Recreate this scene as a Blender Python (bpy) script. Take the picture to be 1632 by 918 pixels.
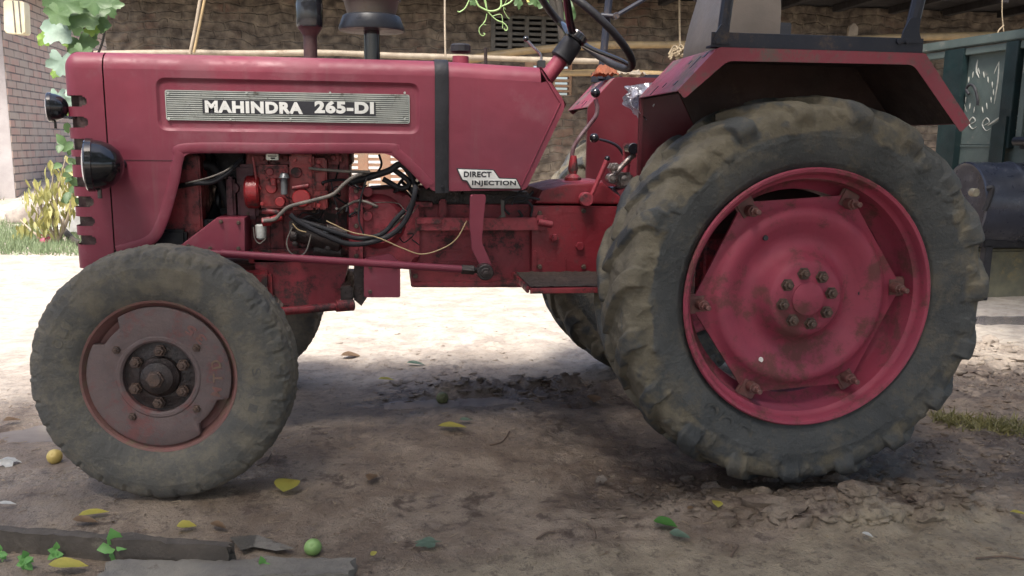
import bpy, bmesh, math, random
import numpy as np
from math import sin, cos, pi, radians, sqrt, atan2, exp
from mathutils import Vector, Matrix, noise
from mathutils.geometry import tessellate_polygon
random.seed(7)
S = bpy.context.scene
for o in list(bpy.data.objects): bpy.data.objects.remove(o)
# ------------------------------------------------------------------ camera
F_PX, YAW, PITCH, ROLL, CAM = 1358.0, 8.2, 9.6, .7, (0, -2.6, 1.12)
_a, _p, _r = map(radians, (YAW, PITCH, ROLL))
_F = Vector((sin(_a)*cos(_p), cos(_a)*cos(_p), -sin(_p)))
_R0 = Vector((cos(_a), -sin(_a), 0)); _U0 = _R0.cross(_F)
_R = _R0*cos(_r) + _U0*sin(_r); _U = _U0*cos(_r) - _R0*sin(_r)
cd = bpy.data.cameras.new('camera'); cam = bpy.data.objects.new('camera', cd); S.collection.objects.link(cam)
cd.sensor_width = 36; cd.lens = 36*F_PX/1632; cd.clip_start = .05; cd.clip_end = 1500
cam.matrix_world = Matrix(((_R.x, _U.x, -_F.x, CAM[0]), (_R.y, _U.y, -_F.y, CAM[1]), (_R.z, _U.z, -_F.z, CAM[2]), (0, 0, 0, 1)))
S.camera = cam
# ------------------------------------------------------------------ sky, sun, exposure
SUN_EL, SUN_AZ = 60, 205            # azimuth clockwise from +y
w = bpy.data.worlds.new('World'); S.world = w; w.use_nodes = True
nt = w.node_tree; bg = nt.nodes['Background']
sky = nt.nodes.new('ShaderNodeTexSky'); sky.sky_type = 'NISHITA'; sky.sun_disc = False
sky.sun_elevation = radians(SUN_EL); sky.sun_rotation = radians(SUN_AZ)
sky.dust_density = 5; sky.air_density = 1.0; sky.ozone_density = 1.6
nt.links.new(sky.outputs[0], bg.inputs[0]); bg.inputs[1].default_value = .15
sl = bpy.data.lights.new('sun', 'SUN'); sl.energy = 3.0; sl.angle = radians(15); sl.color = (1, .95, .88)
so = bpy.data.objects.new('sun', sl); S.collection.objects.link(so)
_sd = Vector((sin(radians(SUN_AZ))*cos(radians(SUN_EL)), cos(radians(SUN_AZ))*cos(radians(SUN_EL)), sin(radians(SUN_EL))))
so.rotation_euler = _sd.to_track_quat('Z', 'Y').to_euler(); so.location = (-3, -6, 9)
S.view_settings.view_transform = 'Standard'; S.view_settings.look = 'None'
S.view_settings.exposure = 1.2; S.view_settings.gamma = 1
# ------------------------------------------------------------------ picture -> place helpers
def ray(px, py): return _F + _R*((px-816)/F_PX) + _U*((459-py)/F_PX)
def at(px, py, Y):
    d = ray(px, py); t = (Y-CAM[1])/d.y; return Vector(CAM) + d*t
def gr(px, py, z=0):
    d = ray(px, py); t = (z-CAM[2])/d.z; return Vector(CAM) + d*t
def pxm(px, py, Y): return (at(px+1, py, Y)-at(px, py, Y)).length     # metres per pixel there
def xz(pts, Y): return [(at(a, b, Y).x, at(a, b, Y).z) for a, b in pts]
# ------------------------------------------------------------------ materials
def pmat(name, col, col2=None, scale=8, rough=.5, rvar=.12, metal=0, bump=.15, bscale=60, dirt=None, damt=0, dscale=4, detail=6,
         attr=None, acol=None, coat=0, trans=0, spec=.5, sss=0, streak=None, speck=.35, dent=0):
    m = bpy.data.materials.new(name); m.use_nodes = True; n = m.node_tree.nodes; L = m.node_tree.links
    b = n['Principled BSDF']; tc = n.new('ShaderNodeTexCoord')
    def nz(sc, det=detail, ro=.6):
        t = n.new('ShaderNodeTexNoise'); t.inputs['Scale'].default_value = sc; t.inputs['Detail'].default_value = det
        t.inputs['Roughness'].default_value = ro; L.new(tc.outputs['Object'], t.inputs['Vector']); return t.outputs['Fac']
    def rng(v, a, c, x=0, y=1):
        r = n.new('ShaderNodeMapRange'); r.inputs[1].default_value = a; r.inputs[2].default_value = c
        r.inputs[3].default_value = x; r.inputs[4].default_value = y; L.new(v, r.inputs[0]); return r.outputs[0]
    def mix(f, A, B):
        k = n.new('ShaderNodeMix'); k.data_type = 'RGBA'; L.new(f, k.inputs[0]) if not isinstance(f, float) else None
        for s, v in ((6, A), (7, B)):
            if isinstance(v, (tuple, list)): k.inputs[s].default_value = (*v[:3], 1)
            else: L.new(v, k.inputs[s])
        return k.outputs[2]
    c = mix(rng(nz(scale), .35, .65), col, col2 or [v*.75 for v in col])
    rf = rng(nz(scale*2.3), .3, .7, max(.02, rough-rvar), min(1, rough+rvar))
    if dirt:
        th = .72-.34*damt
        mk = rng(nz(dscale, 12, .78), th-.035, th+.055)
        c = mix(mk, c, dirt)
        r2 = n.new('ShaderNodeMath'); r2.operation = 'MULTIPLY_ADD'; L.new(mk, r2.inputs[0]); r2.inputs[1].default_value = .3; L.new(rf, r2.inputs[2]); rf = r2.outputs[0]
    if streak:
        mp = n.new('ShaderNodeMapping'); mp.inputs['Scale'].default_value = (16, 16, 1.1); L.new(tc.outputs['Object'], mp.inputs[0])
        t = n.new('ShaderNodeTexNoise'); t.inputs['Scale'].default_value = 1.3; t.inputs['Detail'].default_value = 7; t.inputs['Roughness'].default_value = .65; L.new(mp.outputs[0], t.inputs['Vector'])
        c = mix(rng(t.outputs['Fac'], .56, .80, 0, .45), c, streak)
        c = mix(rng(nz(90, 5, .75), .66, .74, 0, .5), c, streak)
    elif speck and dirt:
        c = mix(rng(nz(max(60, dscale*9), 5, .75), .60, .70, 0, speck), c, dirt)
    if attr:
        a = n.new('ShaderNodeAttribute'); a.attribute_name = attr
        ad = n.new('ShaderNodeMath'); ad.operation = 'MULTIPLY_ADD'; L.new(nz(11, 12, .72), ad.inputs[0]); ad.inputs[1].default_value = 1.3; ad.inputs[2].default_value = -.66
        a2 = n.new('ShaderNodeMath'); a2.operation = 'ADD'; L.new(a.outputs['Fac'], a2.inputs[0]); L.new(ad.outputs[0], a2.inputs[1]); MK = rng(a2.outputs[0], .30, .72, 0, .80)
        c = mix(MK, c, mix(rng(nz(scale*3), .3, .7), acol, [v*.62 for v in acol]))
        r3 = n.new('ShaderNodeMath'); r3.operation = 'MULTIPLY_ADD'; L.new(MK, r3.inputs[0]); r3.inputs[1].default_value = .3; L.new(rf, r3.inputs[2]); rf = r3.outputs[0]
    L.new(c, b.inputs['Base Color']); L.new(rf, b.inputs['Roughness'])
    b.inputs['Metallic'].default_value = metal; b.inputs['Coat Weight'].default_value = coat
    b.inputs['Specular IOR Level'].default_value = spec
    if bump:
        bp = n.new('ShaderNodeBump'); bp.inputs['Strength'].default_value = bump; bp.inputs['Distance'].default_value = .01
        L.new(nz(bscale, 8, .65), bp.inputs['Height']); L.new(bp.outputs[0], b.inputs['Normal'])
        if dent:
            b2 = n.new('ShaderNodeBump'); b2.inputs['Strength'].default_value = dent; b2.inputs['Distance'].default_value = .03; L.new(nz(4.5, 3, .5), b2.inputs['Height']); L.new(b2.outputs[0], bp.inputs['Normal'])
    if trans:
        t = n.new('ShaderNodeBsdfTranslucent'); L.new(c, t.inputs[0]); ms = n.new('ShaderNodeMixShader'); ms.inputs[0].default_value = trans
        L.new(b.outputs[0], ms.inputs[1]); L.new(t.outputs[0], ms.inputs[2]); L.new(ms.outputs[0], n['Material Output'].inputs['Surface'])
    return m
MUD = (.16, .125, .085)
RED = pmat('crimson_paint', (.205, .031, .054), (.165, .028, .049), 3, .50, .12, bump=.06, bscale=35, dent=.35, dirt=(.20, .060, .080), damt=.45, dscale=2.2, coat=.0, spec=.4, streak=(.16, .08, .085))
REDF = pmat('fender_paint', (.20, .026, .044), (.15, .022, .038), 4, .5, .12, bump=.12, bscale=40, dirt=(.10, .07, .065), damt=.58, dscale=5)
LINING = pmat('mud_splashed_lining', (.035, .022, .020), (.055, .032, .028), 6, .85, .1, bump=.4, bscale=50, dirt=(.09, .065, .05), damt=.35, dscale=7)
REDR = pmat('wheel_paint', (.29, .042, .074), (.22, .035, .063), 5, .6, .12, bump=.12, bscale=60, dirt=(.13, .045, .045), damt=.52, dscale=7, spec=.4, speck=.5)
REDE = pmat('engine_paint', (.24, .022, .03), (.14, .016, .022), 9, .42, .15, bump=.25, bscale=45, dirt=(.025, .016, .016), damt=.62, dscale=9, speck=.6)
REDB = pmat('bright_engine_paint', (.30, .020, .024), (.21, .016, .02), 12, .35, .12, bump=.2, bscale=50, dirt=(.04, .018, .018), damt=.50, dscale=14, speck=.6)
REDD = pmat('dusty_casting_paint', (.27, .03, .045), (.17, .022, .032), 6, .55, .12, bump=.3, bscale=55, dirt=(.05, .028, .028), damt=.55, dscale=7, speck=.5)
RUST = pmat('rusty_weight', (.140, .098, .094), (.095, .072, .072), 9, .62, .12, bump=.35, bscale=70, dirt=(.17, .075, .072), damt=.5, dscale=5)
RUSTR = pmat('rusty_rim', (.20, .082, .076), (.14, .075, .065), 12, .65, .1, bump=.3, bscale=60, dirt=(.17, .12, .085), damt=.5, dscale=9)
CLB = pmat('rusty_red_bolts', (.16, .06, .055), (.10, .055, .048), 40, .6, .1, bump=.3, bscale=120)
NUT = pmat('rusty_nuts', (.12, .075, .055), (.07, .05, .045), 60, .55, .15, metal=.3, bump=.3, bscale=150)
GREASE = pmat('greasy_steel', (.022, .018, .018), (.045, .03, .028), 30, .38, .18, metal=.2, bump=.4, bscale=90)
RUB = pmat('tyre_rubber', (.042, .045, .047), (.066, .068, .068), 7, .70, .12, bump=.5, bscale=110, dirt=(.095, .088, .075), damt=.55, dscale=6, attr='mud', acol=(.175, .150, .108), spec=.35)
RUBF = pmat('dusty_tyre_rubber', (.085, .083, .078), (.115, .109, .096), 9, .78, .1, bump=.5, bscale=110, dirt=(.15, .135, .11), damt=.6, dscale=9, attr='mud', acol=(.20, .175, .135), spec=.3)
BLK = pmat('black_paint', (.010, .011, .015), (.016, .018, .024), 10, .38, .12, spec=.35, bump=.05, bscale=50, dirt=(.06, .05, .045), damt=.3, dscale=9)
BLKG = pmat('glossy_black', (.008, .008, .010), (.012, .012, .016), 10, .16, .06, bump=.02, bscale=40, coat=.4, dirt=(.05, .05, .055), damt=.15, dscale=16)
BLKM = pmat('matt_black_rubber', (.013, .013, .016), (.022, .022, .027), 14, .6, .12, spec=.3, bump=.15, bscale=90, dirt=(.09, .08, .07), damt=.25, dscale=12)
IRON = pmat('frame_iron', (.012, .015, .026), (.020, .022, .032), 8, .48, spec=.3, rvar=.12, bump=.12, bscale=60, dirt=(.07, .05, .04), damt=.42, dscale=8)
STEEL = pmat('worn_steel', (.42, .42, .45), (.25, .25, .28), 30, .28, .12, metal=.9, bump=.1, bscale=80)
ALU = pmat('nameplate_metal', (.52, .54, .50), (.36, .38, .36), 16, .36, .12, metal=.55, bump=.1, bscale=80, dirt=(.16, .15, .13), damt=.35, dscale=18)
PLATE = pmat('nameplate_dark', (.03, .035, .035), (.06, .065, .06), 20, .5, .1, metal=.2, bump=.1)
WHITE = pmat('white_letters', (.72, .72, .70), (.60, .60, .58), 30, .5, .1, bump=.05, dirt=(.25, .2, .17), damt=.2, dscale=25)
INK = pmat('black_letters', (.02, .02, .028), None, 30, .5, .1, bump=.05)
GLASS = pmat('lamp_glass', (.55, .6, .62), (.45, .5, .52), 20, .08, .04, metal=.3, bump=.05, bscale=200, coat=.6)
HOSE = pmat('dusty_hose', (.17, .15, .13), (.09, .08, .075), 30, .6, .1, bump=.2, bscale=120)
WIREY = pmat('pale_wire', (.45, .33, .18), None, 30, .5, .1, bump=0)
SEATM = pmat('seat_vinyl', (.085, .072, .064), (.06, .052, .046), 5, .5, .12, bump=.12, bscale=60, dirt=(.08, .06, .045), damt=.35)
SILV = pmat('silver_cloth', (.82, .82, .86), (.6, .6, .66), 20, .32, .1, metal=.6, bump=.5, bscale=40)
# ------------------------------------------------------------------ mesh helpers
COL = S.collection
WN = {'guard_plate', 'drop_arm', 'front_support', 'engine_block', 'gearbox', 'bell_housing', 'rear_axle_housing', 'oil_pan', 'injection_pump', 'radiator_shroud', 'side_rail', 'timing_cover', 'canopy_frame', 'backrest', 'footstep', 'battery_tray', 'linkage_cover', 'top_rail', 'post', 'rod_mount', 'can_body', 'front_axle'}
def link(name, me, mat=None, parent=None, loc=(0, 0, 0), rot=(0, 0, 0)):
    o = bpy.data.objects.new(name, me); COL.objects.link(o); o.location = loc; o.rotation_euler = rot
    if parent is not None: o.parent = parent
    if mat is not None and me is not None:
        me.materials.clear(); me.materials.append(mat)
        if name in WN: o.modifiers.new('wn', 'WEIGHTED_NORMAL').keep_sharp = True
    return o
def fin(bm, name, ang=35, recalc=True):
    if recalc: bmesh.ops.recalc_face_normals(bm, faces=bm.faces[:])
    me = bpy.data.meshes.new(name); bm.to_mesh(me); bm.free()
    me.polygons.foreach_set('use_smooth', [True]*len(me.polygons))
    me.set_sharp_from_angle(angle=radians(ang)); return me
def empty(name, loc, rz=0):
    o = bpy.data.objects.new(name, None); COL.objects.link(o); o.location = loc; o.rotation_euler = (0, 0, rz); o.empty_display_size = .1; return o
def tag(o, label, cat, group=None, kind=None):
    o['label'] = label; o['category'] = cat
    if group: o['group'] = group
    if kind: o['kind'] = kind
    return o
def kids(o): return [c for c in bpy.data.objects if c.parent == o]
def copy_tree(o, parent=None):
    ch = kids(o); c = o.copy(); COL.objects.link(c); c.parent = parent
    for k in ch: copy_tree(k, c)
    return c
def prism(bm, pts, y0, y1, bev=0.0, seg=2):          # outline in (x, z), extruded along y
    a = [bm.verts.new((x, y0, z)) for x, z in pts]; b = [bm.verts.new((x, y1, z)) for x, z in pts]
    n = len(pts); f0 = bm.faces.new(a); f1 = bm.faces.new(b[::-1]); sides = []
    for i in range(n): sides.append(bm.faces.new((a[i], b[i], b[(i+1) % n], a[(i+1) % n])))
    if bev:
        es = set(f0.edges) | set(f1.edges)
        bmesh.ops.bevel(bm, geom=list(es), offset=bev, segments=seg, profile=.5, affect='EDGES', clamp_overlap=True)
def box(bm, x0, x1, y0, y1, z0, z1, bev=0.0, M=None):
    r = bmesh.ops.create_cube(bm, size=1); vs = r['verts']
    for v in vs: v.co = Vector(((x0+x1)/2+v.co.x*(x1-x0), (y0+y1)/2+v.co.y*(y1-y0), (z0+z1)/2+v.co.z*(z1-z0)))
    if bev:
        es = list({e for v in vs for e in v.link_edges})
        q = bmesh.ops.bevel(bm, geom=es, offset=bev, segments=2, affect='EDGES', clamp_overlap=True); vs = list({v for f in q['faces'] for v in f.verts} | {v for v in vs if v.is_valid})
    if M is not None: bmesh.ops.transform(bm, matrix=M, verts=[v for v in vs if v.is_valid])
def axm(o, d):                                        # matrix taking +Z to direction d at origin o
    return Matrix.Translation(Vector(o)) @ Vector(d).to_track_quat('Z', 'Y').to_matrix().to_4x4()
def lathe(bm, prof, M=Matrix(), seg=32, close=False):    # prof: (r, h)
    rings = []
    for r, h in prof:
        if r < 1e-6: rings.append([bm.verts.new(M @ Vector((0, 0, h)))])
        else: rings.append([bm.verts.new(M @ Vector((r*cos(2*pi*i/seg), r*sin(2*pi*i/seg), h))) for i in range(seg)])
    pr = list(zip(rings, rings[1:])) + ([(rings[-1], rings[0])] if close else [])
    for A, B in pr:
        for i in range(seg):
            j = (i+1) % seg
            if len(A) == 1 and len(B) == 1: break
            if len(A) == 1: bm.faces.new((A[0], B[i], B[j]))
            elif len(B) == 1: bm.faces.new((A[i], B[0], A[j]))
            else: bm.faces.new((A[i], B[i], B[j], A[j]))
def cyl(bm, p0, p1, r, seg=20, r2=None, cap=.12):
    p0 = Vector(p0); p1 = Vector(p1); L = (p1-p0).length; r2 = r if r2 is None else r2; c = min(r, r2)*cap
    lathe(bm, [(0, 0), (r-c, 0), (r, min(c, L/3)), (r2, L-min(c, L/3)), (r2-c, L), (0, L)], axm(p0, p1-p0), seg)
def crom(pts, n):
    P = [Vector(p) for p in pts]; P = [P[0]*2-P[1]]+P+[P[-1]*2-P[-2]]; out = []
    for i in range(1, len(P)-2):
        for k in range(n):
            t = k/n; a, b, c, d = P[i-1], P[i], P[i+1], P[i+2]
            out.append(.5*((2*b)+(c-a)*t+(2*a-5*b+4*c-d)*t*t+(3*b-a-3*c+d)*t**3))
    return out+[P[-2]]
def tube(bm, pts, r, seg=10, n=6, cap=True, ring=False, flat=1):
    path = crom(pts, n) if n > 1 else [Vector(p) for p in pts]
    if ring: path = path[:-1]
    N = len(path); R = r if callable(r) else (lambda t: r); up = None; rings = []
    for i, p in enumerate(path):
        if ring: t = path[(i+1) % N]-path[i-1]
        else: t = path[min(i+1, N-1)]-path[max(i-1, 0)]
        t.normalize()
        if up is None: up = t.orthogonal().normalized() if abs(t.z) > .95 else Vector((0, 0, 1))
        u = (up-t*up.dot(t)).normalized(); v = t.cross(u); up = u; rr = R(i/max(1, N-1))
        rings.append([bm.verts.new(p+u*(rr*flat*cos(2*pi*k/seg))+v*(rr*sin(2*pi*k/seg))) for k in range(seg)])
    for i in range(N if ring else N-1):
        A, B = rings[i], rings[(i+1) % N]
        for k in range(seg): bm.faces.new((A[k], A[(k+1) % seg], B[(k+1) % seg], B[k]))
    if cap and not ring: bm.faces.new(rings[0][::-1]); bm.faces.new(rings[-1])
def roundp(pts, rad, n=5):
    out = []; N = len(pts)
    for i in range(N):
        p = Vector(pts[i]); a = Vector(pts[i-1])-p; b = Vector(pts[(i+1) % N])-p
        r = rad[i] if isinstance(rad, (list, tuple)) else rad
        r = min(r, a.length*.48, b.length*.48)
        if r < 1e-5: out.append(tuple(p)); continue
        A = p+a.normalized()*r; B = p+b.normalized()*r
        for k in range(n+1):
            t = k/n; q = A*(1-t)**2+p*2*t*(1-t)+B*t*t; out.append(tuple(q))
    return out
def rrect(x0, x1, z0, z1, r, n=6): return roundp([(x0, z0), (x1, z0), (x1, z1), (x0, z1)], r, n)
def sheet(bm, outer, holes, y0, y1=None, yf=None):    # flat sheet with holes; optional thickness
    pl = [[Vector((x, z, 0)) for x, z in q] for q in [outer]+holes]; flat = [p for q in pl for p in q]
    tr = tessellate_polygon(pl); A = [bm.verts.new((p.x, y0 if yf is None else yf(p.x, p.y), p.y)) for p in flat]
    for t in tr:
        try: bm.faces.new([A[i] for i in t])
        except ValueError: pass
    if y1 is not None:
        B = [bm.verts.new((p.x, y1, p.y)) for p in flat]; o = 0
        for t in tr:
            try: bm.faces.new([B[i] for i in t])
            except ValueError: pass
        for q in pl:
            n = len(q)
            for i in range(n): bm.faces.new((A[o+i], A[o+(i+1) % n], B[o+(i+1) % n], B[o+i]))
            o += n
    return A, pl
def text_me(s, x0, x1, z0, z1, y, depth=.002, bold=.02, shear=0):
    cu = bpy.data.curves.new('t', 'FONT'); cu.body = s; cu.size = 1; cu.extrude = .02; cu.offset = bold; cu.shear = shear; cu.resolution_u = 4; cu.space_character = 1.0+bold*2.2
    o = bpy.data.objects.new('t', cu); COL.objects.link(o); dg = bpy.context.evaluated_depsgraph_get(); dg.update()
    me = bpy.data.meshes.new_from_object(o.evaluated_get(dg)); bpy.data.objects.remove(o)
    co = np.zeros(len(me.vertices)*3); me.vertices.foreach_get('co', co); co = co.reshape(-1, 3)
    mn, mx = co.min(0), co.max(0); q = np.zeros_like(co)
    q[:, 0] = x0+(co[:, 0]-mn[0])/(mx[0]-mn[0])*(x1-x0); q[:, 2] = z0+(co[:, 1]-mn[1])/(mx[1]-mn[1])*(z1-z0)
    q[:, 1] = y-(co[:, 2]-mn[2])/(mx[2]-mn[2])*depth
    me.vertices.foreach_set('co', q.ravel()); me.update(); return me
def sstep(a, b, x): t = min(1, max(0, (x-a)/(b-a))); return t*t*(3-2*t)
def fbm(x, y, z=0, o=4): return noise.fractal((x, y, z), 1.0, 2.0, o)
# ------------------------------------------------------------------ GROUND
PUD = []
for px_, py_, a_, b_ in ((715, 642, .40, .07), (80, 690, .20, .11), (1610, 510, .40, .16)):
    q_ = gr(px_, py_, 0); PUD.append((q_.x, q_.y, a_, b_))
def hgt(x, y):
    z = hgt0(x, y)
    for X_, Y_, a_, b_ in PUD:
        dx, dy = (x-X_)/a_, (y-Y_)/b_; d = dx*dx+dy*dy
        if d < 6:
            d = sqrt(d)+.35*fbm(x*9, y*9, 2, 3); f = 1-sstep(.6, 1.5, d); z = z*(1-f)+(-.010)*f
            if d < 1.9: z = max(z, -.010+.016*sstep(.85, 1.15, d))
    return z
def hgt0(x, y):
    z = 0.0
    z += .028*exp(-((x+.65)**2/.6+(y-.1)**2/.35))                         # under the front tyre
    big = fbm(x*.8, y*.8, 3, 3)*.012; z += big
    mudw = sstep(-.9, .8, x)*sstep(3.2, 1.6, y)*sstep(-.75, -.3, y)
    if y > 12 or y < -4 or abs(x) > 8: return z+.5*sstep(8.5, 11.5, y)*sstep(4, -3, x)
    z += fbm(x*5, y*5, 1, 4)*(.006+.010*mudw)
    if mudw > 0: z += (abs(fbm(x*14, y*16, 7, 4))*.020+.006*fbm(x*30, y*32, 3, 3))*mudw*sstep(.0, .6, fbm(x*2, y*2, 9, 2)+.35)
    # rut of the near wheels and its churned berm
    rx = sstep(.55, 1.0, x)
    z -= .025*rx*exp(-((y-.07)/.17)**2)
    z += (.060*exp(-((y+.27+.03*sin(x*5))/.10)**2))*sstep(.75, 1.05, x)*(1-sstep(1.95, 2.3, x))*(.6+.8*fbm(x*6, y*6, 4, 3)+.45*max(0, fbm(x*17, y*19, 5, 4)))*(1-.5*sstep(1.6, 2.0, x))
    z += .025*sstep(1.9, 2.6, x)*exp(-((y-.05)/.35)**2)
    # far wheel berm behind
    z += .065*exp(-((y-1.10-.06*sin(x*3.1))/.07)**2)*sstep(.05, .35, x)*(1-sstep(1.6, 2.2, x))*(.5+.9*fbm(x*7, y*7, 2, 3)+.6*max(0, fbm(x*16, y*20, 5, 3)))
    z -= .012*exp(-((y-.93)/.10)**2)*sstep(-.1, .3, x)
    # dry crust with a broken edge, left
    e = y-(4.55+.35*(x+3.5)+.12*fbm(x*2.2, 0, 5, 3)); z += .05*sstep(-.04, .05, e)*sstep(-1.2, -2.0, x)
    z += fbm(x*9, y*9, 6, 3)*.006*sstep(1, 3, y)
    # rise towards the brick house
    z += .5*sstep(8.5, 11.5, y)*sstep(4, -3, x)
    if y > 15 or abs(x) > 14 or y < -8: z += fbm(x*.05, y*.05, 1, 2)*.3
    return z
def axis(lo, hi, st, L, gmul=1.09):
    c = list(np.arange(lo, hi, st)); s = st; a = hi
    up = []
    while a < L: up.append(a); s *= gmul; a += s
    s = st; a = lo-st; dn = []
    while a > -L: dn.append(a); s *= gmul; a -= s
    return dn[::-1]+c+up
gx = axis(-2.4, 3.6, .017, 260); gy = axis(-1.0, 2.6, .015, 260, 1.055)
gy = [v for v in gy if v > -260]
vs = [(x, y, hgt(x, y)) for y in gy for x in gx]; nx = len(gx)
fs = [(j*nx+i, j*nx+i+1, (j+1)*nx+i+1, (j+1)*nx+i) for j in range(len(gy)-1) for i in range(nx-1)]
me = bpy.data.meshes.new('ground'); me.from_pydata(vs, [], fs); me.polygons.foreach_set('use_smooth', [True]*len(fs))
def ground_mat():
    m = bpy.data.materials.new('mud_ground'); m.use_nodes = True; n = m.node_tree.nodes; L = m.node_tree.links; b = n['Principled BSDF']
    tc = n.new('ShaderNodeTexCoord'); sp = n.new('ShaderNodeSeparateXYZ'); L.new(tc.outputs['Object'], sp.inputs[0])
    def nz(sc, det=8, ro=.62, vec=None):
        t = n.new('ShaderNodeTexNoise'); t.inputs['Scale'].default_value = sc; t.inputs['Detail'].default_value = det; t.inputs['Roughness'].default_value = ro
        L.new(vec or tc.outputs['Object'], t.inputs['Vector']); return t.outputs['Fac']
    def rng(v, a, c, x=0, y=1):
        r = n.new('ShaderNodeMapRange'); r.interpolation_type = 'SMOOTHSTEP'; r.inputs[1].default_value = a; r.inputs[2].default_value = c; r.inputs[3].default_value = x; r.inputs[4].default_value = y; L.new(v, r.inputs[0]); return r.outputs[0]
    def mth(op, a, c):
        k = n.new('ShaderNodeMath'); k.operation = op
        for i, v in enumerate((a, c)):
            if isinstance(v, (int, float)): k.inputs[i].default_value = v
            else: L.new(v, k.inputs[i])
        return k.outputs[0]
    def mix(f, A, B):
        k = n.new('ShaderNodeMix'); k.data_type = 'RGBA'; L.new(f, k.inputs[0])
        for s, v in ((6, A), (7, B)):
            if isinstance(v, (tuple, list)): k.inputs[s].default_value = (*v[:3], 1)
            else: L.new(v, k.inputs[s])
        return k.outputs[2]
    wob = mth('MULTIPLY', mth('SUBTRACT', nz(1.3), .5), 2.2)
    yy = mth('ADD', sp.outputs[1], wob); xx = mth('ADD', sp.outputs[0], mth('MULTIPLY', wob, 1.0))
    dry = rng(yy, .7, 2.4)                                              # dry yard beyond, begun early so its pale colour lightens the shade edge
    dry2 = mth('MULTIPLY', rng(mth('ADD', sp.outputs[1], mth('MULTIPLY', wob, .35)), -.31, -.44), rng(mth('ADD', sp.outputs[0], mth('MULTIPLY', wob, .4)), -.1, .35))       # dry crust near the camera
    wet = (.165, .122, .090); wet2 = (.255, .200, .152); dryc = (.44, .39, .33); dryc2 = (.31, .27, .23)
    c = mix(rng(nz(3.5), .40, .60), wet, wet2)
    c = mix(rng(nz(11), .52, .68), c, (.19, .15, .12))
    c = mix(rng(nz(5.5, 10, .75), .55, .61, 0, .8), c, (.070, .046, .034))
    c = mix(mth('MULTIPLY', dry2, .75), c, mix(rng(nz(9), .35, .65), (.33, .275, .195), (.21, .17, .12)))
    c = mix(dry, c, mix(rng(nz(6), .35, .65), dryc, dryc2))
    c = mix(mth('MULTIPLY', rng(nz(24, 12, .8), .53, .57), mth('SUBTRACT', .5, mth('MULTIPLY', dry, .38))), c, (.060, .042, .032))
    c = mix(mth('MULTIPLY', rng(nz(17, 12, .8), .57, .61), .5), c, (.30, .24, .17))
    c = mix(mth('MULTIPLY', rng(nz(48, 4, .7), .66, .72), mth('SUBTRACT', 1, mth('MULTIPLY', dry, .6))), c, (.045, .035, .03))          # crumbs and dark specks
    c = mix(mth('MULTIPLY', rng(nz(70, 3, .6), .70, .74), .6), c, (.35, .31, .25))
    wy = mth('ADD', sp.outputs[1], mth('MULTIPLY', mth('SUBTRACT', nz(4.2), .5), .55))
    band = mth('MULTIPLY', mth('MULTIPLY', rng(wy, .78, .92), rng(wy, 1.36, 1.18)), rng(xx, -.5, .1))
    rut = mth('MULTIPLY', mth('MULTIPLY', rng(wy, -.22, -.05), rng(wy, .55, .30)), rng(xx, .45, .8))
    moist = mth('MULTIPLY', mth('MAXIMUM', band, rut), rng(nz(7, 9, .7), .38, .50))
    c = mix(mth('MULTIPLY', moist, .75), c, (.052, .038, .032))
    L.new(c, b.inputs['Base Color'])
    pud = rng(nz(1.7, 5, .5), .50, .60)
    left = rng(xx, .9, -.4); sheen = mth('MULTIPLY', mth('MULTIPLY', pud, left), rng(yy, 2.0, 1.0))
    r = mth('SUBTRACT', rng(nz(14), .35, .65, .42, .80), mth('MULTIPLY', sheen, .34))
    r = mth('MAXIMUM', mth('SUBTRACT', mth('ADD', r, mth('MULTIPLY', dry, .2)), mth('MULTIPLY', moist, .28)), .12); L.new(r, b.inputs['Roughness'])
    bp = n.new('ShaderNodeBump'); bp.inputs['Distance'].default_value = .02; L.new(mth('SUBTRACT', .72, mth('MULTIPLY', dry, .42)), bp.inputs['Strength'])
    h = mth('ADD', nz(38, 8, .7), mth('MULTIPLY', nz(130, 4, .6), .35)); L.new(h, bp.inputs['Height']); L.new(bp.outputs[0], b.inputs['Normal'])
    return m
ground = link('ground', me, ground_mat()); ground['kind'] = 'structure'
def G(px, py):                                        # picture point on the real ground surface
    z = 0
    for _ in range(3): p = gr(px, py, z); z = hgt(p.x, p.y)
    return Vector((p.x, p.y, z))
# puddles
def water_mat():
    m = bpy.data.materials.new('muddy_water'); m.use_nodes = True; b = m.node_tree.nodes['Principled BSDF']
    n = m.node_tree.nodes; L = m.node_tree.links; t = n.new('ShaderNodeTexNoise'); t.inputs['Scale'].default_value = 9
    cr = n.new('ShaderNodeValToRGB'); cr.color_ramp.elements[0].color = (.15, .13, .125, 1); cr.color_ramp.elements[1].color = (.22, .20, .19, 1)
    L.new(t.outputs[0], cr.inputs[0]); L.new(cr.outputs[0], b.inputs['Base Color']); b.inputs['Roughness'].default_value = .08; return m
WM = water_mat()
for X_, Y_, a_, b_ in PUD:
    bm = bmesh.new(); bm.faces.new([bm.verts.new((X_+cos(2*pi*i/40)*a_*1.25, Y_+sin(2*pi*i/40)*b_*1.25, -.0035)) for i in range(40)])
    o = link('puddle', fin(bm, 'puddle'), WM); o['kind'] = 'structure'

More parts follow.
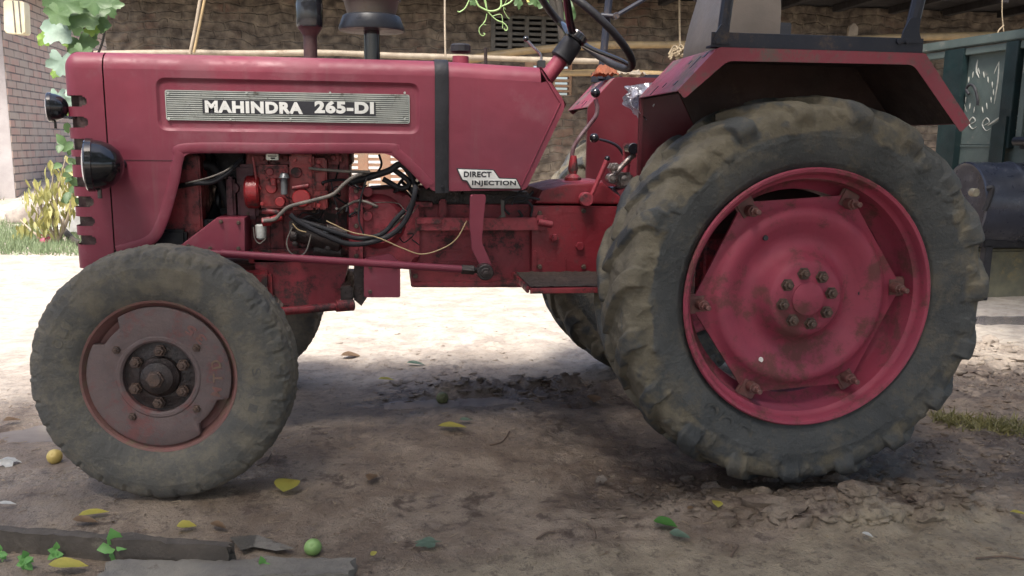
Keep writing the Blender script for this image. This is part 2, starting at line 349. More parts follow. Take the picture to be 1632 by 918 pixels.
# ------------------------------------------------------------------ TRACTOR
YC = .72
T = empty('tractor', (0.3, YC, 0))
tag(T, 'crimson red farm tractor with muddy tyres standing side on in a muddy yard', 'tractor')
ORG = Matrix.Translation(-Vector(T.location))
def part(name, bm_or_me, mat, parent=None, ang=35, recalc=True):
    me = bm_or_me if isinstance(bm_or_me, bpy.types.Mesh) else fin(bm_or_me, name, ang, recalc)
    me.transform(ORG); return link(name, me, mat, parent or T)
def mirror(o):
    c = copy_tree(o, o.parent); c.location.y = -c.location.y; c.scale = (1, -1, 1); return c

# ---- tyres
def make_tyre(name, prof, nseg, nprof, disp, mudf):
    pts = crom([(p[0], p[1], 0) for p in prof], 8); L = [0]
    for a, b in zip(pts, pts[1:]): L.append(L[-1]+(b-a).length)
    tot = L[-1]; out = []
    for k in range(nprof):
        s = tot*k/(nprof-1); i = max(j for j in range(len(L)) if L[j] <= s+1e-9); i = min(i, len(L)-2)
        t = (s-L[i])/(L[i+1]-L[i]); out.append(pts[i].lerp(pts[i+1], t))
    vs = []; mud = []
    nrm = []
    for k in range(nprof):
        t = out[min(k+1, nprof-1)]-out[max(k-1, 0)]; t.normalize(); nrm.append(Vector((-t.y, t.x)) if True else None)
    # outward: pointing away from section centre
    cy, cr_ = 0, sum(p.y for p in out)/nprof
    for k in range(nprof):
        if nrm[k].dot(Vector((out[k].x-cy, out[k].y-cr_))) < 0: nrm[k] = -nrm[k]
    for i in range(nseg):
        th = 2*pi*i/nseg; c, s = cos(th), sin(th)
        for k in range(nprof):
            y, r = out[k].x, out[k].y; arc = tot*k/(nprof-1)-tot/2
            d, lug = disp(th, arc, y, r); yy = y+nrm[k].x*d; rr = r+nrm[k].y*d
            vs.append((rr*c, yy, rr*s)); mud.append(mudf(th, arc, y, r, lug))
    fs = [(i*nprof+k, i*nprof+k+1, ((i+1) % nseg)*nprof+k+1, ((i+1) % nseg)*nprof+k) for i in range(nseg) for k in range(nprof-1)]
    me = bpy.data.meshes.new(name); me.from_pydata(vs, [], fs); a = me.attributes.new('mud', 'FLOAT', 'POINT'); a.data.foreach_set('value', mud)
    me.polygons.foreach_set('use_smooth', [True]*len(fs))
    bm = bmesh.new(); bm.from_mesh(me); bmesh.ops.recalc_face_normals(bm, faces=bm.faces[:]); bm.to_mesh(me); bm.free(); return me
RP = [(-.138, .412), (-.158, .44), (-.170, .48), (-.175, .52), (-.173, .555), (-.168, .582), (-.150, .602), (-.11, .612), (-.055, .618)]
RP = RP+[(0, .619)]+[(-y, r) for y, r in RP[::-1]]
NL = 19
def rdisp(th, arc, y, r):
    s = 1 if arc >= 0 else -1; a = abs(arc); P = 2*pi/NL
    tc = .30*min(a, .17)/.17; ph = th+tc*1.0-(P/2 if s > 0 else 0)
    d = (ph+P/2) % P-P/2; dd = abs(d)*.63
    wv = .030+.005*noise.noise((th*3, arc*10, 1)); m = 1-sstep(wv, wv+.009, dd+.004*noise.noise((th*9, arc*22, 3)))
    m *= 1-sstep(.175, .225, a)
    h = .025*(1-.30*sstep(.13, .24, a))*m*(1-.25*sstep(.0, .3, noise.noise((th*2, s*3., 5))))
    q = fbm(cos(th)*9, sin(th)*9, arc*14, 4); h += .004*q*(1 if a < .25 else .3)+.004*sstep(.15, .35, q)*(1-m)*(a < .24)
    if a > .235: h += .0022*exp(-((a-.250)/.004)**2)+.002*exp(-((a-.33)/.003)**2)+.0012*(fbm(cos(th)*26, sin(th)*26, arc*60, 2) > .32)
    return h, m
def rmud(th, arc, y, r, lug):
    q = fbm(cos(th)*4, sin(th)*4, arc*8+3, 5); base = sstep(.30, .17, abs(arc))
    q2 = fbm(cos(th)*14, sin(th)*14, arc*26+3, 3); base = sstep(.250, .222, abs(arc)+.012*q2)*(.75+.25*sstep(.25, .15, abs(arc)))
    up = .35+.75*sstep(-.3, .8, -cos(th)+.35*sin(th))
    v = base*up*(.40+1.0*q+.5*q2+.60*(1-lug))+.30*max(0, q+.3*q2)
    return max(0, min(1, v*1.15))
def wheel_place(o, loc): o.location = Vector(loc)-Vector(T.location)

def hexnut(bm, p, d, r, h, bolt=None):
    M = axm(p, d); lathe(bm, [(0, 0), (r*1.25, 0), (r*1.25, h*.15), (r, h*.15), (r, h*.92), (r*.85, h), (0, h)], M, 6)
    if bolt: lathe(bm, [(bolt[0], h*.9), (bolt[0], h+bolt[1]-.003), (bolt[0]*.7, h+bolt[1]), (0, h+bolt[1])], M, 10)

# ---- rear wheel (local: axis along y, outward = -y, rim face at y=0)
hub = at(1290, 481, -.09); HUB = Vector((hub.x, -.09, .642))
bm = bmesh.new()
# hexagonal disc: polar grid
NA = 96; rad = [0, .03, .056, .06, .10, .114, .124, .138, .154, .170, .19, .212, .235, .258, .276, .290, .302, 1.0]
dep = [.012, .012, .013, .018, .019, .021, .030, .056, .078, .088, .089, .080, .066, .056, .055, .064, .080, .084]
A0 = radians(4)
def hexr(t):
    a = (t-A0) % (pi/3)-pi/6; flatr = .318; r = flatr/cos(a); r = min(r, .358); cv = .316+ (r-.318)*1.0
    return cv-.012*cos(a*3)**2*0
rings = []
for r, d in zip(rad, dep):
    if r == 0: rings.append([bm.verts.new((0, d, 0))]); continue
    rings.append([bm.verts.new(((hexr(2*pi*i/NA) if r == 1.0 else r)*cos(2*pi*i/NA), d, (hexr(2*pi*i/NA) if r == 1.0 else r)*sin(2*pi*i/NA))) for i in range(NA)])
for i in range(NA): bm.faces.new((rings[0][0], rings[1][i], rings[1][(i+1) % NA]))
for A, B in zip(rings[1:], rings[2:]):
    for i in range(NA): bm.faces.new((A[i], B[i], B[(i+1) % NA], A[(i+1) % NA]))
back = [bm.verts.new((v.co.x, v.co.y+.010, v.co.z)) for v in rings[-1]]
for i in range(NA): bm.faces.new((rings[-1][i], back[i], back[(i+1) % NA], rings[-1][(i+1) % NA]))
RW = link('rear_wheel', fin(bm, 'rear_wheel', 50), REDR, T); wheel_place(RW, HUB)
bm = bmesh.new()
lathe(bm, [(.415, .012), (.418, .002), (.413, -.004), (.404, -.002), (.399, .006), (.397, .022), (.392, .034), (.382, .040), (.378, .075), (.376, .105),
           (.366, .125), (.345, .14), (.342, .22), (.365, .25), (.380, .27), (.385, .30), (.40, .32), (.413, .334), (.417, .325), (.405, .30), (.392, .26), (.37, .21), (.36, .14), (.385, .11), (.40, .05)],
      Matrix.Rotation(-pi/2, 4, 'X'), 128, close=True)
link('rim', fin(bm, 'rim', 40), REDR, RW)
rt = make_tyre('tyre', RP, 860, 130, rdisp, rmud)
link('tyre', rt, RUB, RW, loc=(0, .165, 0))
for i in range(6):
    t = A0+i*pi/3+pi/3; r = .335; p = Vector((r*cos(t), .076, r*sin(t))); bm = bmesh.new()
    dirv = Vector((.0, -1, 0))
    box(bm, r-.02, r+.045, .078, .098, -.032, .032, .006, Matrix.Rotation(-t, 4, 'Y'))
    cyl(bm, p, p+dirv*.038, .018, 16); hexnut(bm, p+dirv*.036, dirv, .0145, .016, (.009, .026))
    link('clamp_bolt', fin(bm, 'clamp_bolt', 30), CLB, RW)
for i in range(8):
    t = radians(12)+i*pi/4; p = Vector((.083*cos(t), .019, .083*sin(t))); bm = bmesh.new()
    hexnut(bm, p, (0, -1, 0), .0175, .017, (.0095, .011)); link('wheel_nut', fin(bm, 'wheel_nut', 25), NUT, RW)
bm = bmesh.new(); lathe(bm, [(0, -.003), (.048, -.003), (.054, .0), (.055, .02), (.057, .03)], Matrix.Translation((0, .008, 0)) @ Matrix.Rotation(-pi/2, 4, 'X'), 40)
link('hub_cap', fin(bm, 'hub_cap'), REDR, RW)
for (px, py, mt) in ((1223, 380, INK), (1379, 470, INK), (1215, 575, WHITE)):
    q = at(px, py, HUB.y+.05)-HUB; bm = bmesh.new(); lathe(bm, [(0, .0), (.008, 0), (.009, .003), (.009, .02)], axm((q.x, .060 if sqrt(q.x**2+q.z**2) > .22 else .078, q.z), (0, 1, 0)), 16)
    link('disc_hole', fin(bm, 'disc_hole'), mt, RW)
def sidemark(ch, t, r, y, sz, par, mat, h=.0016):
    me = text_me(ch, -sz*.45, sz*.45, -sz/2, sz/2, 0, h, .01); me.transform(Matrix.Translation((r*cos(t), y, r*sin(t))) @ Matrix.Rotation(-(t+pi/2), 4, 'Y')); link('raised_letter', me, mat, par)
for ch, d in (('O', 229), ('O', 237), ('D', 246)): sidemark(ch, radians(d), .478, -.0035, .062, RW, RUB)
RW2 = mirror(RW)
RW2.rotation_euler = (0, radians(7), 0)

# ---- front wheel
FP = [(-.078, .222), (-.092, .245), (-.100, .275), (-.101, .305), (-.097, .332), (-.088, .352), (-.078, .366), (-.060, .374), (-.03, .379)]
FP = FP+[(0, .380)]+[(-y, r) for y, r in FP[::-1]]
def fdisp(th, arc, y, r):
    a = abs(arc); h = .0015*fbm(cos(th)*10, sin(th)*10, arc*20, 3)
    if a < .075:
        for g in (0, .034): h -= .006*exp(-((a-g)/.0045)**2)
    if .060 < a < .115:
        P = 2*pi/30; d = abs((th+P/2) % P-P/2)*.37; h -= .0045*(1-sstep(.003, .008, d+.003*noise.noise((th*20, arc*30, 2))))*sstep(.056, .064, a)*sstep(.118, .100, a)
    h += .002*(1-sstep(.0, .004, abs(a-.128)))+.0014*(1-sstep(.0, .003, abs(a-.19)))
    h += .0016*(fbm(cos(th)*18, sin(th)*18, arc*40, 5) > .28)*(a < .1)
    h += .0038*sstep(.05, .3, fbm(cos(th)*11+3, sin(th)*11, arc*24, 4))*(a < .105)*sstep(-.9, .6, cos(th-.9))
    return h, 0
def fmud(th, arc, y, r, lug):
    q = fbm(cos(th)*4.5, sin(th)*4.5, arc*9+8, 5); top = .5+.5*sin(th+.35)
    v = sstep(.12, .06, abs(arc))*(.55+.8*q)*(.45+.8*top)+(.42+.8*q)*sstep(.09, .14, abs(arc))*(1-sstep(.19, .23, abs(arc)))*(.35+.65*top)+.1*max(0, q)
    return max(0, min(1, v))
fh = at(263, 604, 0); FH = Vector((fh.x, 0, .418))
bm = bmesh.new()      # wheel centre behind the weight, with drop-centre
lathe(bm, [(0, .05), (.12, .05), (.165, .045), (.19, .03), (.2, .03)], Matrix.Rotation(-pi/2, 4, 'X'), 72)
FW = link('front_wheel', fin(bm, 'front_wheel'), RUSTR, T); wheel_place(FW, FH+Vector((-.016, 0, 0))); FW.scale = (1.025, 1.025, 1.025); FW.rotation_euler = (radians(-2), 0, radians(-5))
bm = bmesh.new()
lathe(bm, [(.226, .010), (.230, .0), (.226, -.006), (.220, -.004), (.214, .008), (.206, .016), (.200, .03), (.188, .05), (.185, .10), (.20, .13), (.215, .15), (.228, .158), (.228, .15), (.21, .12), (.205, .03)],
      Matrix.Rotation(-pi/2, 4, 'X'), 96, close=True)
link('rim', fin(bm, 'rim'), RUSTR, FW)
link('tyre', make_tyre('tyre', FP, 560, 90, fdisp, fmud), RUBF, FW, loc=(0, .076, 0))
bm = bmesh.new()      # cast weight: ring with two notches
def wr(t):
    d = math.degrees(t) % 360; r = .207
    for c, wd in ((137, 13), (322, 17)):
        q = abs((d-c+180) % 360-180); r = min(r, .178+.031*sstep(wd-3, wd+3, q))
    return r
NW = 180; prof = [('i', .104, .022), ('i', .104, .003), ('i', .110, -.002), ('i', .118, -.002), ('i', .122, .001), ('i', .150, .0), ('o', -.008, .0), ('o', 0, .004), ('o', 0, .02)]
rg = []
for k, a, d in prof: rg.append([bm.verts.new(((a if k == 'i' else wr(2*pi*i/NW)+a)*cos(2*pi*i/NW), d-.006, (a if k == 'i' else wr(2*pi*i/NW)+a)*sin(2*pi*i/NW))) for i in range(NW)])
for A, B in zip(rg, rg[1:]):
    for i in range(NW): bm.faces.new((A[i], B[i], B[(i+1) % NW], A[(i+1) % NW]))
WT = link('wheel_weight', fin(bm, 'wheel_weight', 30), RUST, FW)
bm = bmesh.new(); lathe(bm, [(.105, .014), (.088, .015), (.083, .012), (.060, .012), (.058, -.004), (.050, -.012), (.046, -.022), (.032, -.030), (.0, -.03)], Matrix.Rotation(-pi/2, 4, 'X'), 48)
link('hub', fin(bm, 'hub'), GREASE, FW)
bm = bmesh.new(); hexnut(bm, (0, -.028, 0), (0, -1, 0), .026, .012); cyl(bm, (0, -.036, 0), (0, -.048, 0), .020, 16); link('hub_cap', fin(bm, 'hub_cap'), NUT, FW)
for i in range(6):
    t = radians(90)+i*pi/3-.06; p = Vector((.078*cos(t), .012, .078*sin(t))); bm = bmesh.new(); cyl(bm, p, p+Vector((0, -.012, 0)), .016, 14); hexnut(bm, p+Vector((0, -.010, 0)), (0, -1, 0), .0150, .015, (.008, .004))
    link('wheel_nut', fin(bm, 'wheel_nut', 25), NUT, FW)
for d in (38, 145, 236, 318):
    t = radians(d); p = Vector((.142*cos(t), -.005, .142*sin(t))); bm = bmesh.new(); hexnut(bm, p, (0, -1, 0), .0105, .009, (.005, .004)); link('weight_bolt', fin(bm, 'weight_bolt', 25), NUT, FW)
for ch, d in zip('MTD35', (-15, -1, 13, 42, 55)):
    me = text_me(ch, -.013, .013, -.014, .014, 0, .0022, .02); t = radians(d)
    me.transform(Matrix.Translation((.170*cos(t), -.0055, .170*sin(t))) @ Matrix.Rotation(-(t+pi/2), 4, 'Y') @ Matrix.Rotation(0, 4, 'Z'))
    link('raised_letter', me, RUSTR, FW)
for ch, d in (('N', 143), ('I', 152), ('O', 159)): sidemark(ch, radians(d), .292, -.0245, .030, FW, RUBF)
for ch, d in (('N', -8), ('S', 4), ('I', -18), ('O', -58)): sidemark(ch, radians(d), .288, -.0245, .026, FW, RUBF)
FW2 = mirror(FW); FW2.scale = (1.025, -1.025, 1.025); FW2.rotation_euler = (radians(2), 0, radians(-5))

# ---- hood (bonnet) ------------------------------------------------
YS = .42; ZT = 1.402; RR = .055
def hood_shell(bm, outline, holes, x0, x1, far_too=True, zt=None, yin=YS):
    """two side sheets joined over the top by a rounded crown; outline top edge lies on z = zt-RR between x0 and x1"""
    zt = zt or (lambda x: ZT)
    for sgn in ((1, -1) if far_too else (1,)):
        y = YS if sgn > 0 else 2*YC-YS
        sheet(bm, outline, holes, y, y+.003*sgn)
    n = 24; secs = []
    for i in range(n+1):
        x = x0+(x1-x0)*i/n; z = zt(x); row = []
        for k in range(7): a = pi/2*k/6; row.append((x, YS+RR-RR*cos(a), z-RR+RR*sin(a)))
        for k in range(1, 6): t = k/6; y = YS+RR+(2*YC-2*YS-2*RR)*t; row.append((x, y, z+.010*sin(pi*t)))
        for k in range(6, -1, -1): a = pi/2*k/6; row.append((x, 2*YC-YS-RR+RR*cos(a), z-RR+RR*sin(a)))
        secs.append([bm.verts.new(p) for p in row])
    for A, B in zip(secs, secs[1:]):
        for k in range(len(A)-1): bm.faces.new((A[k], B[k], B[k+1], A[k+1]))
    return secs
def hx(px, py): return at(px, py, YS).x
xn = hx(164, 120)+.0025; xs = hx(695, 200)
ZB = ZT-RR
arch_px = [(178, 408), (232, 388), (262, 356), (289, 244), (623, 244), (692, 304)]
def X(p): q = at(p[0], p[1], YS); return (q.x, q.z)
out = [(xn, ZB), (xs, ZB), (xs, X((692, 304))[1]), X((690, 304)), X((622, 244)), X((300, 243)), X((284, 258)), X((262, 340)), X((250, 372)), X((232, 388)), (X((178, 410))[0]+.0, X((180, 398))[1]), (xn, X((180, 398))[1])]
out = roundp(out, [0, 0, 0, .01, .04, .05, .03, .05, .04, .02, 0, 0], 5)
fx0, fz1 = X((247, 123)); fx1, fz0 = X((669, 214)); fx1 += .0
field = rrect(fx0, fx1, fz0, fz1, .035, 8)
bm = bmesh.new(); hood_shell(bm, out, [field], xn, xs)
# pressed nameplate field: smooth step inwards on both sides
def ins(r, d): cx = sum(p[0] for p in r)/len(r); cz = sum(p[1] for p in r)/len(r); return None
for sgn in (1, -1):
    y = YS if sgn > 0 else 2*YC-YS
    loops = []
    for d, dy in ((0, 0), (.003, .0015), (.007, .0060), (.011, .0078), (.016, .0083)):
        q = rrect(fx0+d, fx1-d, fz0+d, fz1-d, .035-d*.6, 8); loops.append([bm.verts.new((x, y+dy*sgn, z)) for x, z in q])
    for A, B in zip(loops, loops[1:]):
        for i in range(len(A)): bm.faces.new((A[i], A[(i+1) % len(A)], B[(i+1) % len(A)], B[i]))
    bm.faces.new(loops[-1])
bmesh.ops.remove_doubles(bm, verts=bm.verts[:], dist=.0002)
HOOD = part('hood', bm, RED, ang=40)
bm = bmesh.new(); a_, b_2 = X((180, 255)), X((284, 257)); box(bm, a_[0], b_2[0], YS-.0012, YS+.001, a_[1]-.001, a_[1]+.001); part('side_seam', bm, pmat('seam_grime', (.07, .02, .03), None, 9, .8, bump=0), HOOD)
# rolled bead round the engine opening
bm = bmesh.new()
bead = [(186, 400), (238, 383), (258, 352), (276, 290), (284, 250), (300, 236), (460, 236), (617, 236), (632, 243), (660, 268), (686, 296)]
for sgn in (1, -1):
    bm = bmesh.new(); y = YS+.002 if sgn > 0 else 2*YC-YS-.002
    path = [Vector((X(p)[0], y, X(p)[1])) for p in bead]; path = crom(path, 5)
    rings = []
    for i, p in enumerate(path):
        t = (path[min(i+1, len(path)-1)]-path[max(i-1, 0)]).normalized(); nn = Vector((-t.z, 0, t.x))
        rings.append([bm.verts.new(p+nn*(.019*cos(a))-Vector((0, sgn*.0045*sin(a), 0))) for a in [pi*k/6 for k in range(7)]])
    for A, B in zip(rings, rings[1:]):
        for k in range(6): bm.faces.new((A[k], A[k+1], B[k+1], B[k]))
    part('opening_bead', bm, RED, HOOD)
# nose cowl: plan path side -> corner -> front, with slots cut through
bm = bmesh.new(); xf = at(109, 200, YS+.03).x; RC = .045
path = []
x_side = xn-.0045
for k in range(22): path.append((x_side+(xf+RC-x_side)*k/21, YS))
for k in range(1, 13): a = pi/2*k/12; path.append((xf+RC-RC*sin(a), YS+RC-RC*cos(a)))
for k in range(1, 25): path.append((xf, YS+RC+(2*YC-2*YS-2*RC)*k/24))
for k in range(1, 13): a = pi/2*k/12; path.append((xf+RC-RC*cos(a), 2*YC-YS-RC+RC*sin(a)))
for k in range(1, 22): path.append((xf+RC+(x_side-xf-RC)*k/21, 2*YC-YS))
zb = at(150, 428, YS).z
slots = []
for (a, b_) in ((153, 169), (186, 203), (222, 238), (250, 264), (282, 297), (313, 330), (345, 361), (376, 391)): slots.append((at(130, b_, YS).z, at(130, a, YS).z))
xslot = at(138, 160, YS).x
zs = sorted(set([round(z, 4) for z in np.arange(zb, ZB, .0045)]+[round(ZB, 4)]))
grid = [[bm.verts.new((x, y, z)) for x, y in path] for z in zs]
for j in range(len(zs)-1):
    zc = (zs[j]+zs[j+1])/2
    for i in range(len(path)-1):
        xc = (path[i][0]+path[i+1][0])/2; yc = (path[i][1]+path[i+1][1])/2; cut = False
        for s0, s1 in slots:
            h = (s1-s0)/2; dz = abs(zc-(s0+s1)/2)
            if dz < h:
                lim = xslot-h+sqrt(max(0, h*h-dz*dz))*1.0
                if xc < lim and (yc < .60 or yc > 2*YC-.60 or YS+RC < yc): cut = True
        if abs(yc-YC) < .02: cut = False
        if not cut: bm.faces.new((grid[j][i], grid[j][i+1], grid[j+1][i+1], grid[j+1][i]))
# crown of the nose: rounded both ways
prev = grid[-1]; cx, cy = xf+.10, YC
for k in range(1, 8):
    a = pi/2*k/7; row = []
    for (x, y) in path:
        nyy = 1 if abs(y-YS) < .06 or abs(y-(2*YC-YS)) < .06 else 0
        dx = dy = 0; ins_ = RR*(1-cos(a))
        if x < xf+RC-1e-6 or True:
            fx = min(1, max(0, (xf+RC-x)/RC)); fy = max(-1, min(1, (YC-y)/(YC-YS-RC) if abs(y-YC) < (YC-YS-RC) else (1 if y < YC else -1)))
            dy = ins_*(1 if y < YS+RC*1.01 else (-1 if y > 2*YC-YS-RC*1.01 else 0))*(1-fx*.3 if fx < 1 else .0)
            if YS+RC <= y <= 2*YC-YS-RC: dy = 0
            dx = ins_*fx*.75
        row.append(bm.verts.new((x+dx, y+dy, ZB+RR*sin(a))))
    for i in range(len(path)-1): bm.faces.new((prev[i], prev[i+1], row[i+1], row[i]))
    prev = row
bm.faces.new(prev)
NOSE = part('nose_cowl', bm, RED, ang=60)
# thickness lips of the slots are the sheet itself; a dark core stands behind
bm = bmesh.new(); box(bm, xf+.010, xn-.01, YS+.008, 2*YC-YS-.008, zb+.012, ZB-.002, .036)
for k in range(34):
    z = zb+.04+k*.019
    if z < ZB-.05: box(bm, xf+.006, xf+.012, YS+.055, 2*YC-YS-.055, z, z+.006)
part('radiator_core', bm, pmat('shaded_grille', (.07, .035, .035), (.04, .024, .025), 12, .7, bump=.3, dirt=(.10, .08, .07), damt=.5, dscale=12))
# tank cowl behind the strap
bm = bmesh.new(); xt0 = hx(713, 200); tk_end = hx(868, 107); zt1 = at(868, 107, YS).z+.002
def ztk(x): return ZT+(zt1-ZT)*((x-xt0)/(tk_end-xt0))*1.0
tank = [(xs-.001, ZB), (tk_end-.01, zt1-RR), X((876, 128)), X((903, 166)), X((838, 303)), (xs-.001, X((700, 305))[1])]
tank = roundp(tank, [0, .006, .02, .03, .02, .0], 5)
A = hood_shell(bm, tank, [], xs-.001, tk_end-.012, zt=lambda x: ZT+(zt1-ZT)*((x-xs)/(tk_end-xs)))
# rear bulkhead following the outline
for (p, q) in (((tk_end-.012, zt1), X((903, 166))), (X((903, 166)), X((838, 303)))):
    v = [bm.verts.new((a, b, c)) for a, b, c in ((p[0], YS+.004, p[1]-.0), (q[0], YS+.004, q[1]), (q[0], 2*YC-YS-.004, q[1]), (p[0], 2*YC-YS-.004, p[1]))]; bm.faces.new(v)
# the crease along the rear edge
TANKC = part('tank_cowl', bm, RED, ang=40)
bm = bmesh.new()
for ys_, sg in ((YS, 1), (2*YC-YS, -1)):
    bm = bmesh.new(); cr = [Vector((X(p)[0], ys_-.001*sg, X(p)[1])) for p in ((862, 112), (893, 164), (831, 296))]
    tube(bm, cr, .0028, 6, 1)
    part('crease', bm, RED, TANKC)
# strap
bm = bmesh.new(); sx0 = hx(693, 200); sx1 = hx(715, 200); pth = []
pth.append((YS-.006, X((700, 306))[1]-.004)); pth.append((YS-.006, ZB))
for k in range(1, 7): a = pi/2*k/6; pth.append((YS+RR-(RR+.006)*cos(a), ZB+(RR+.006)*sin(a)))
for k in range(1, 6): t = k/6; pth.append((YS+RR+(2*YC-2*YS-2*RR)*t, ZT+.006+.010*sin(pi*t)))
for k in range(6, -1, -1): a = pi/2*k/6; pth.append((2*YC-YS-RR+(RR+.006)*cos(a), ZB+(RR+.006)*sin(a)))
pth.append((2*YC-YS+.006, X((700, 306))[1]))
cyc, czc = YC, ZT-.25
def inn(y, z, t=.0045): d = Vector((cyc-y, 0 if z > ZB else 0)); return (y+(t if y < YC-.2 else (-t if y > YC+.2 else 0)), z-(t if z > ZB+.02 else 0))
loops = []
for (y, z) in pth:
    yi, zi = inn(y, z); loops.append([bm.verts.new(p) for p in ((sx0, yi, zi), (sx0, y+(yi-y)*.3, z+(zi-z)*.3), (sx0+.003, y, z), (sx1-.003, y, z), (sx1, y+(yi-y)*.3, z+(zi-z)*.3), (sx1, yi, zi))])
for A, B in zip(loops, loops[1:]):
    for k in range(6): bm.faces.new((A[k], B[k], B[(k+1) % 6], A[(k+1) % 6]))
bm.faces.new(loops[0]); bm.faces.new(loops[-1])
cyl(bm, (hx(705, 300), YS-.008, X((705, 297))[1]), (hx(705, 300), YS-.016, X((705, 297))[1]), .005, 8)
part('tank_strap', bm, BLKM)
# nameplate
bm = bmesh.new(); nx0, nz1 = X((262, 143)); nx1, nz0 = X((653, 197)); yb = YS+.0083
prism(bm, rrect(nx0, nx1, nz0, nz1, .008), yb-.003, yb+.001, .0008)
NP = part('nameplate', bm, PLATE, HOOD)
bm = bmesh.new(); m = 13
for k in range(m):
    z = nz0+.004+(nz1-nz0-.008)*(k+.5)/m; hh = (nz1-nz0-.008)/m*.27
    box(bm, nx0+.004, nx1-.004, yb-.0052, yb-.0025, z-hh, z+hh)
fr = rrect(nx0, nx1, nz0, nz1, .008); fi = rrect(nx0+.003, nx1-.003, nz0+.003, nz1-.003, .006)
sheet(bm, fr, [fi], yb-.0055, yb-.002)
for px in (268, 393, 526, 645):
    p = X((px, 148)); cyl(bm, (p[0], yb-.004, p[1]), (p[0], yb-.009, p[1]), .0042, 10)
for px in (269, 367, 463, 555, 645):
    p = X((px, 190)); cyl(bm, (p[0], yb-.004, p[1]), (p[0], yb-.009, p[1]), .0042, 10)
part('metal_rib_panel', bm, ALU, HOOD)
bm = bmesh.new(); p0 = X((322, 158)); p1 = X((599, 185)); prism(bm, [(p0[0], p1[1]), (p1[0], p1[1]), (p1[0], p0[1]), (p0[0], p0[1])], yb-.0072, yb-.004); part('letter_ground', bm, INK, HOOD)
for s, a, b_ in (('MAHINDRA', 326, 483), ('265-DI', 501, 596)):
    q0 = X((a, 160)); q1 = X((b_, 182)); me = text_me(s, q0[0], q1[0], q1[1], q0[1], yb-.0072, .0015, .055); part('lettering', me, WHITE, HOOD)
# DIRECT INJECTION badge
bd = [X(p) for p in ((727, 268), (787, 270), (796, 283), (823, 284), (832, 302), (750, 301), (743, 289), (736, 288))]
bm = bmesh.new(); prism(bm, roundp(bd, .003, 3), YS-.0035, YS+.001, .0006); part('badge', bm, INK, TANKC)
bdi = [X(p) for p in ((729.5, 269.6), (786, 271.6), (795, 284.6), (822, 285.6), (829.5, 300.4), (751.5, 299.4), (744.5, 287.4), (737.5, 286.4))]
bm = bmesh.new(); prism(bm, roundp(bdi, .003, 3), YS-.0045, YS-.002, .0004)
part('badge_face', bm, WHITE, TANKC)
for s, a, b_, t_, u_ in (('DIRECT', 739, 783, 273, 282.5), ('INJECTION', 752, 822, 287.5, 297.5)):
    q0 = X((a, t_)); q1 = X((b_, u_)); me = text_me(s, q0[0], q1[0], q1[1], q0[1], YS-.0045, .001, .04, 0); part('lettering', me, INK, TANKC)
# fuel cap, pin, exhaust, pre-cleaner
p = at(734, 97, YC-.1); sc = pxm(734, 90, YC-.1)
bm = bmesh.new(); lathe(bm, [(.0, -.02), (13*sc, -.02), (13*sc, 14*sc), (0, 14*sc)], Matrix.Translation((p.x, p.y, ZT)), 24); FN = part('filler_neck', bm, RED)
bm = bmesh.new(); z0 = at(734, 84, YC-.1).z; z1 = at(734, 70, YC-.1).z
lathe(bm, [(0, z0-ZT), (13*sc, z0-ZT), (16*sc, z0-ZT+.004), (16*sc, z1-ZT-.006), (13*sc, z1-ZT), (0, z1-ZT)], Matrix.Translation((p.x, p.y, ZT)), 10); part('fuel_cap', bm, BLKM, FN)
p = at(775, 95, YC-.15); bm = bmesh.new(); cyl(bm, (p.x, p.y, ZT-.02), (p.x-.004, p.y, at(774, 76, YC-.15).z), .006, 8); part('tank_pin', bm, GREASE)
p = at(495, 88, YC); sc = pxm(495, 40, YC); zz = lambda py: at(495, py, YC).z
bm = bmesh.new(); lathe(bm, [(11*sc, ZT-.03), (11*sc, zz(60)), (12*sc, zz(56)), (19*sc, zz(46)), (21*sc, zz(40))], Matrix.Translation((p.x, p.y, 0)), 28); EX = part('exhaust_pipe', bm, pmat('rusty_exhaust', (.055, .028, .028), (.035, .020, .022), 25, .6, .1, bump=.3, bscale=80))
bm = bmesh.new(); lathe(bm, [(0, zz(44)), (21*sc, zz(44)), (22*sc, zz(40)), (21.5*sc, zz(8)), (21*sc, zz(4)), (21.5*sc, zz(0)), (21.5*sc, zz(-170)), (14*sc, zz(-190)), (11*sc, zz(-192)), (11*sc, zz(-260)), (9*sc, zz(-260)), (9*sc, zz(-200))], Matrix.Translation((p.x, p.y, 0)), 32); part('silencer', bm, BLKG, EX)
p = at(593, 88, YC); sc = pxm(593, 40, YC); zz = lambda py: at(593, py, YC).z
bm = bmesh.new(); lathe(bm, [(13*sc, ZT-.03), (13*sc, zz(45))], Matrix.Translation((p.x, p.y, 0)), 24); PC = part('air_intake_pipe', bm, BLKG)
bm = bmesh.new(); lathe(bm, [(12*sc, zz(49)), (40*sc, zz(50)), (52*sc, zz(50)), (53*sc, zz(46)), (46*sc, zz(27)), (42*sc, zz(25)), (0, zz(25))], Matrix.Translation((p.x, p.y, 0)), 48); part('cleaner_skirt', bm, BLK, PC)
bm = bmesh.new(); lathe(bm, [(0, zz(26)), (38*sc, zz(26)), (44*sc, zz(3)), (45*sc, zz(1)), (45*sc, zz(-4)), (0, zz(-5))], Matrix.Translation((p.x, p.y, 0)), 48); part('cleaner_bowl', bm, SEATM, PC)
bm = bmesh.new(); lathe(bm, [(44*sc, zz(2)), (47*sc, zz(1)), (47*sc, zz(-6)), (44*sc, zz(-30)), (30*sc, zz(-45)), (0, zz(-48))], Matrix.Translation((p.x, p.y, 0)), 48); part('cleaner_lid', bm, BLKM, PC)
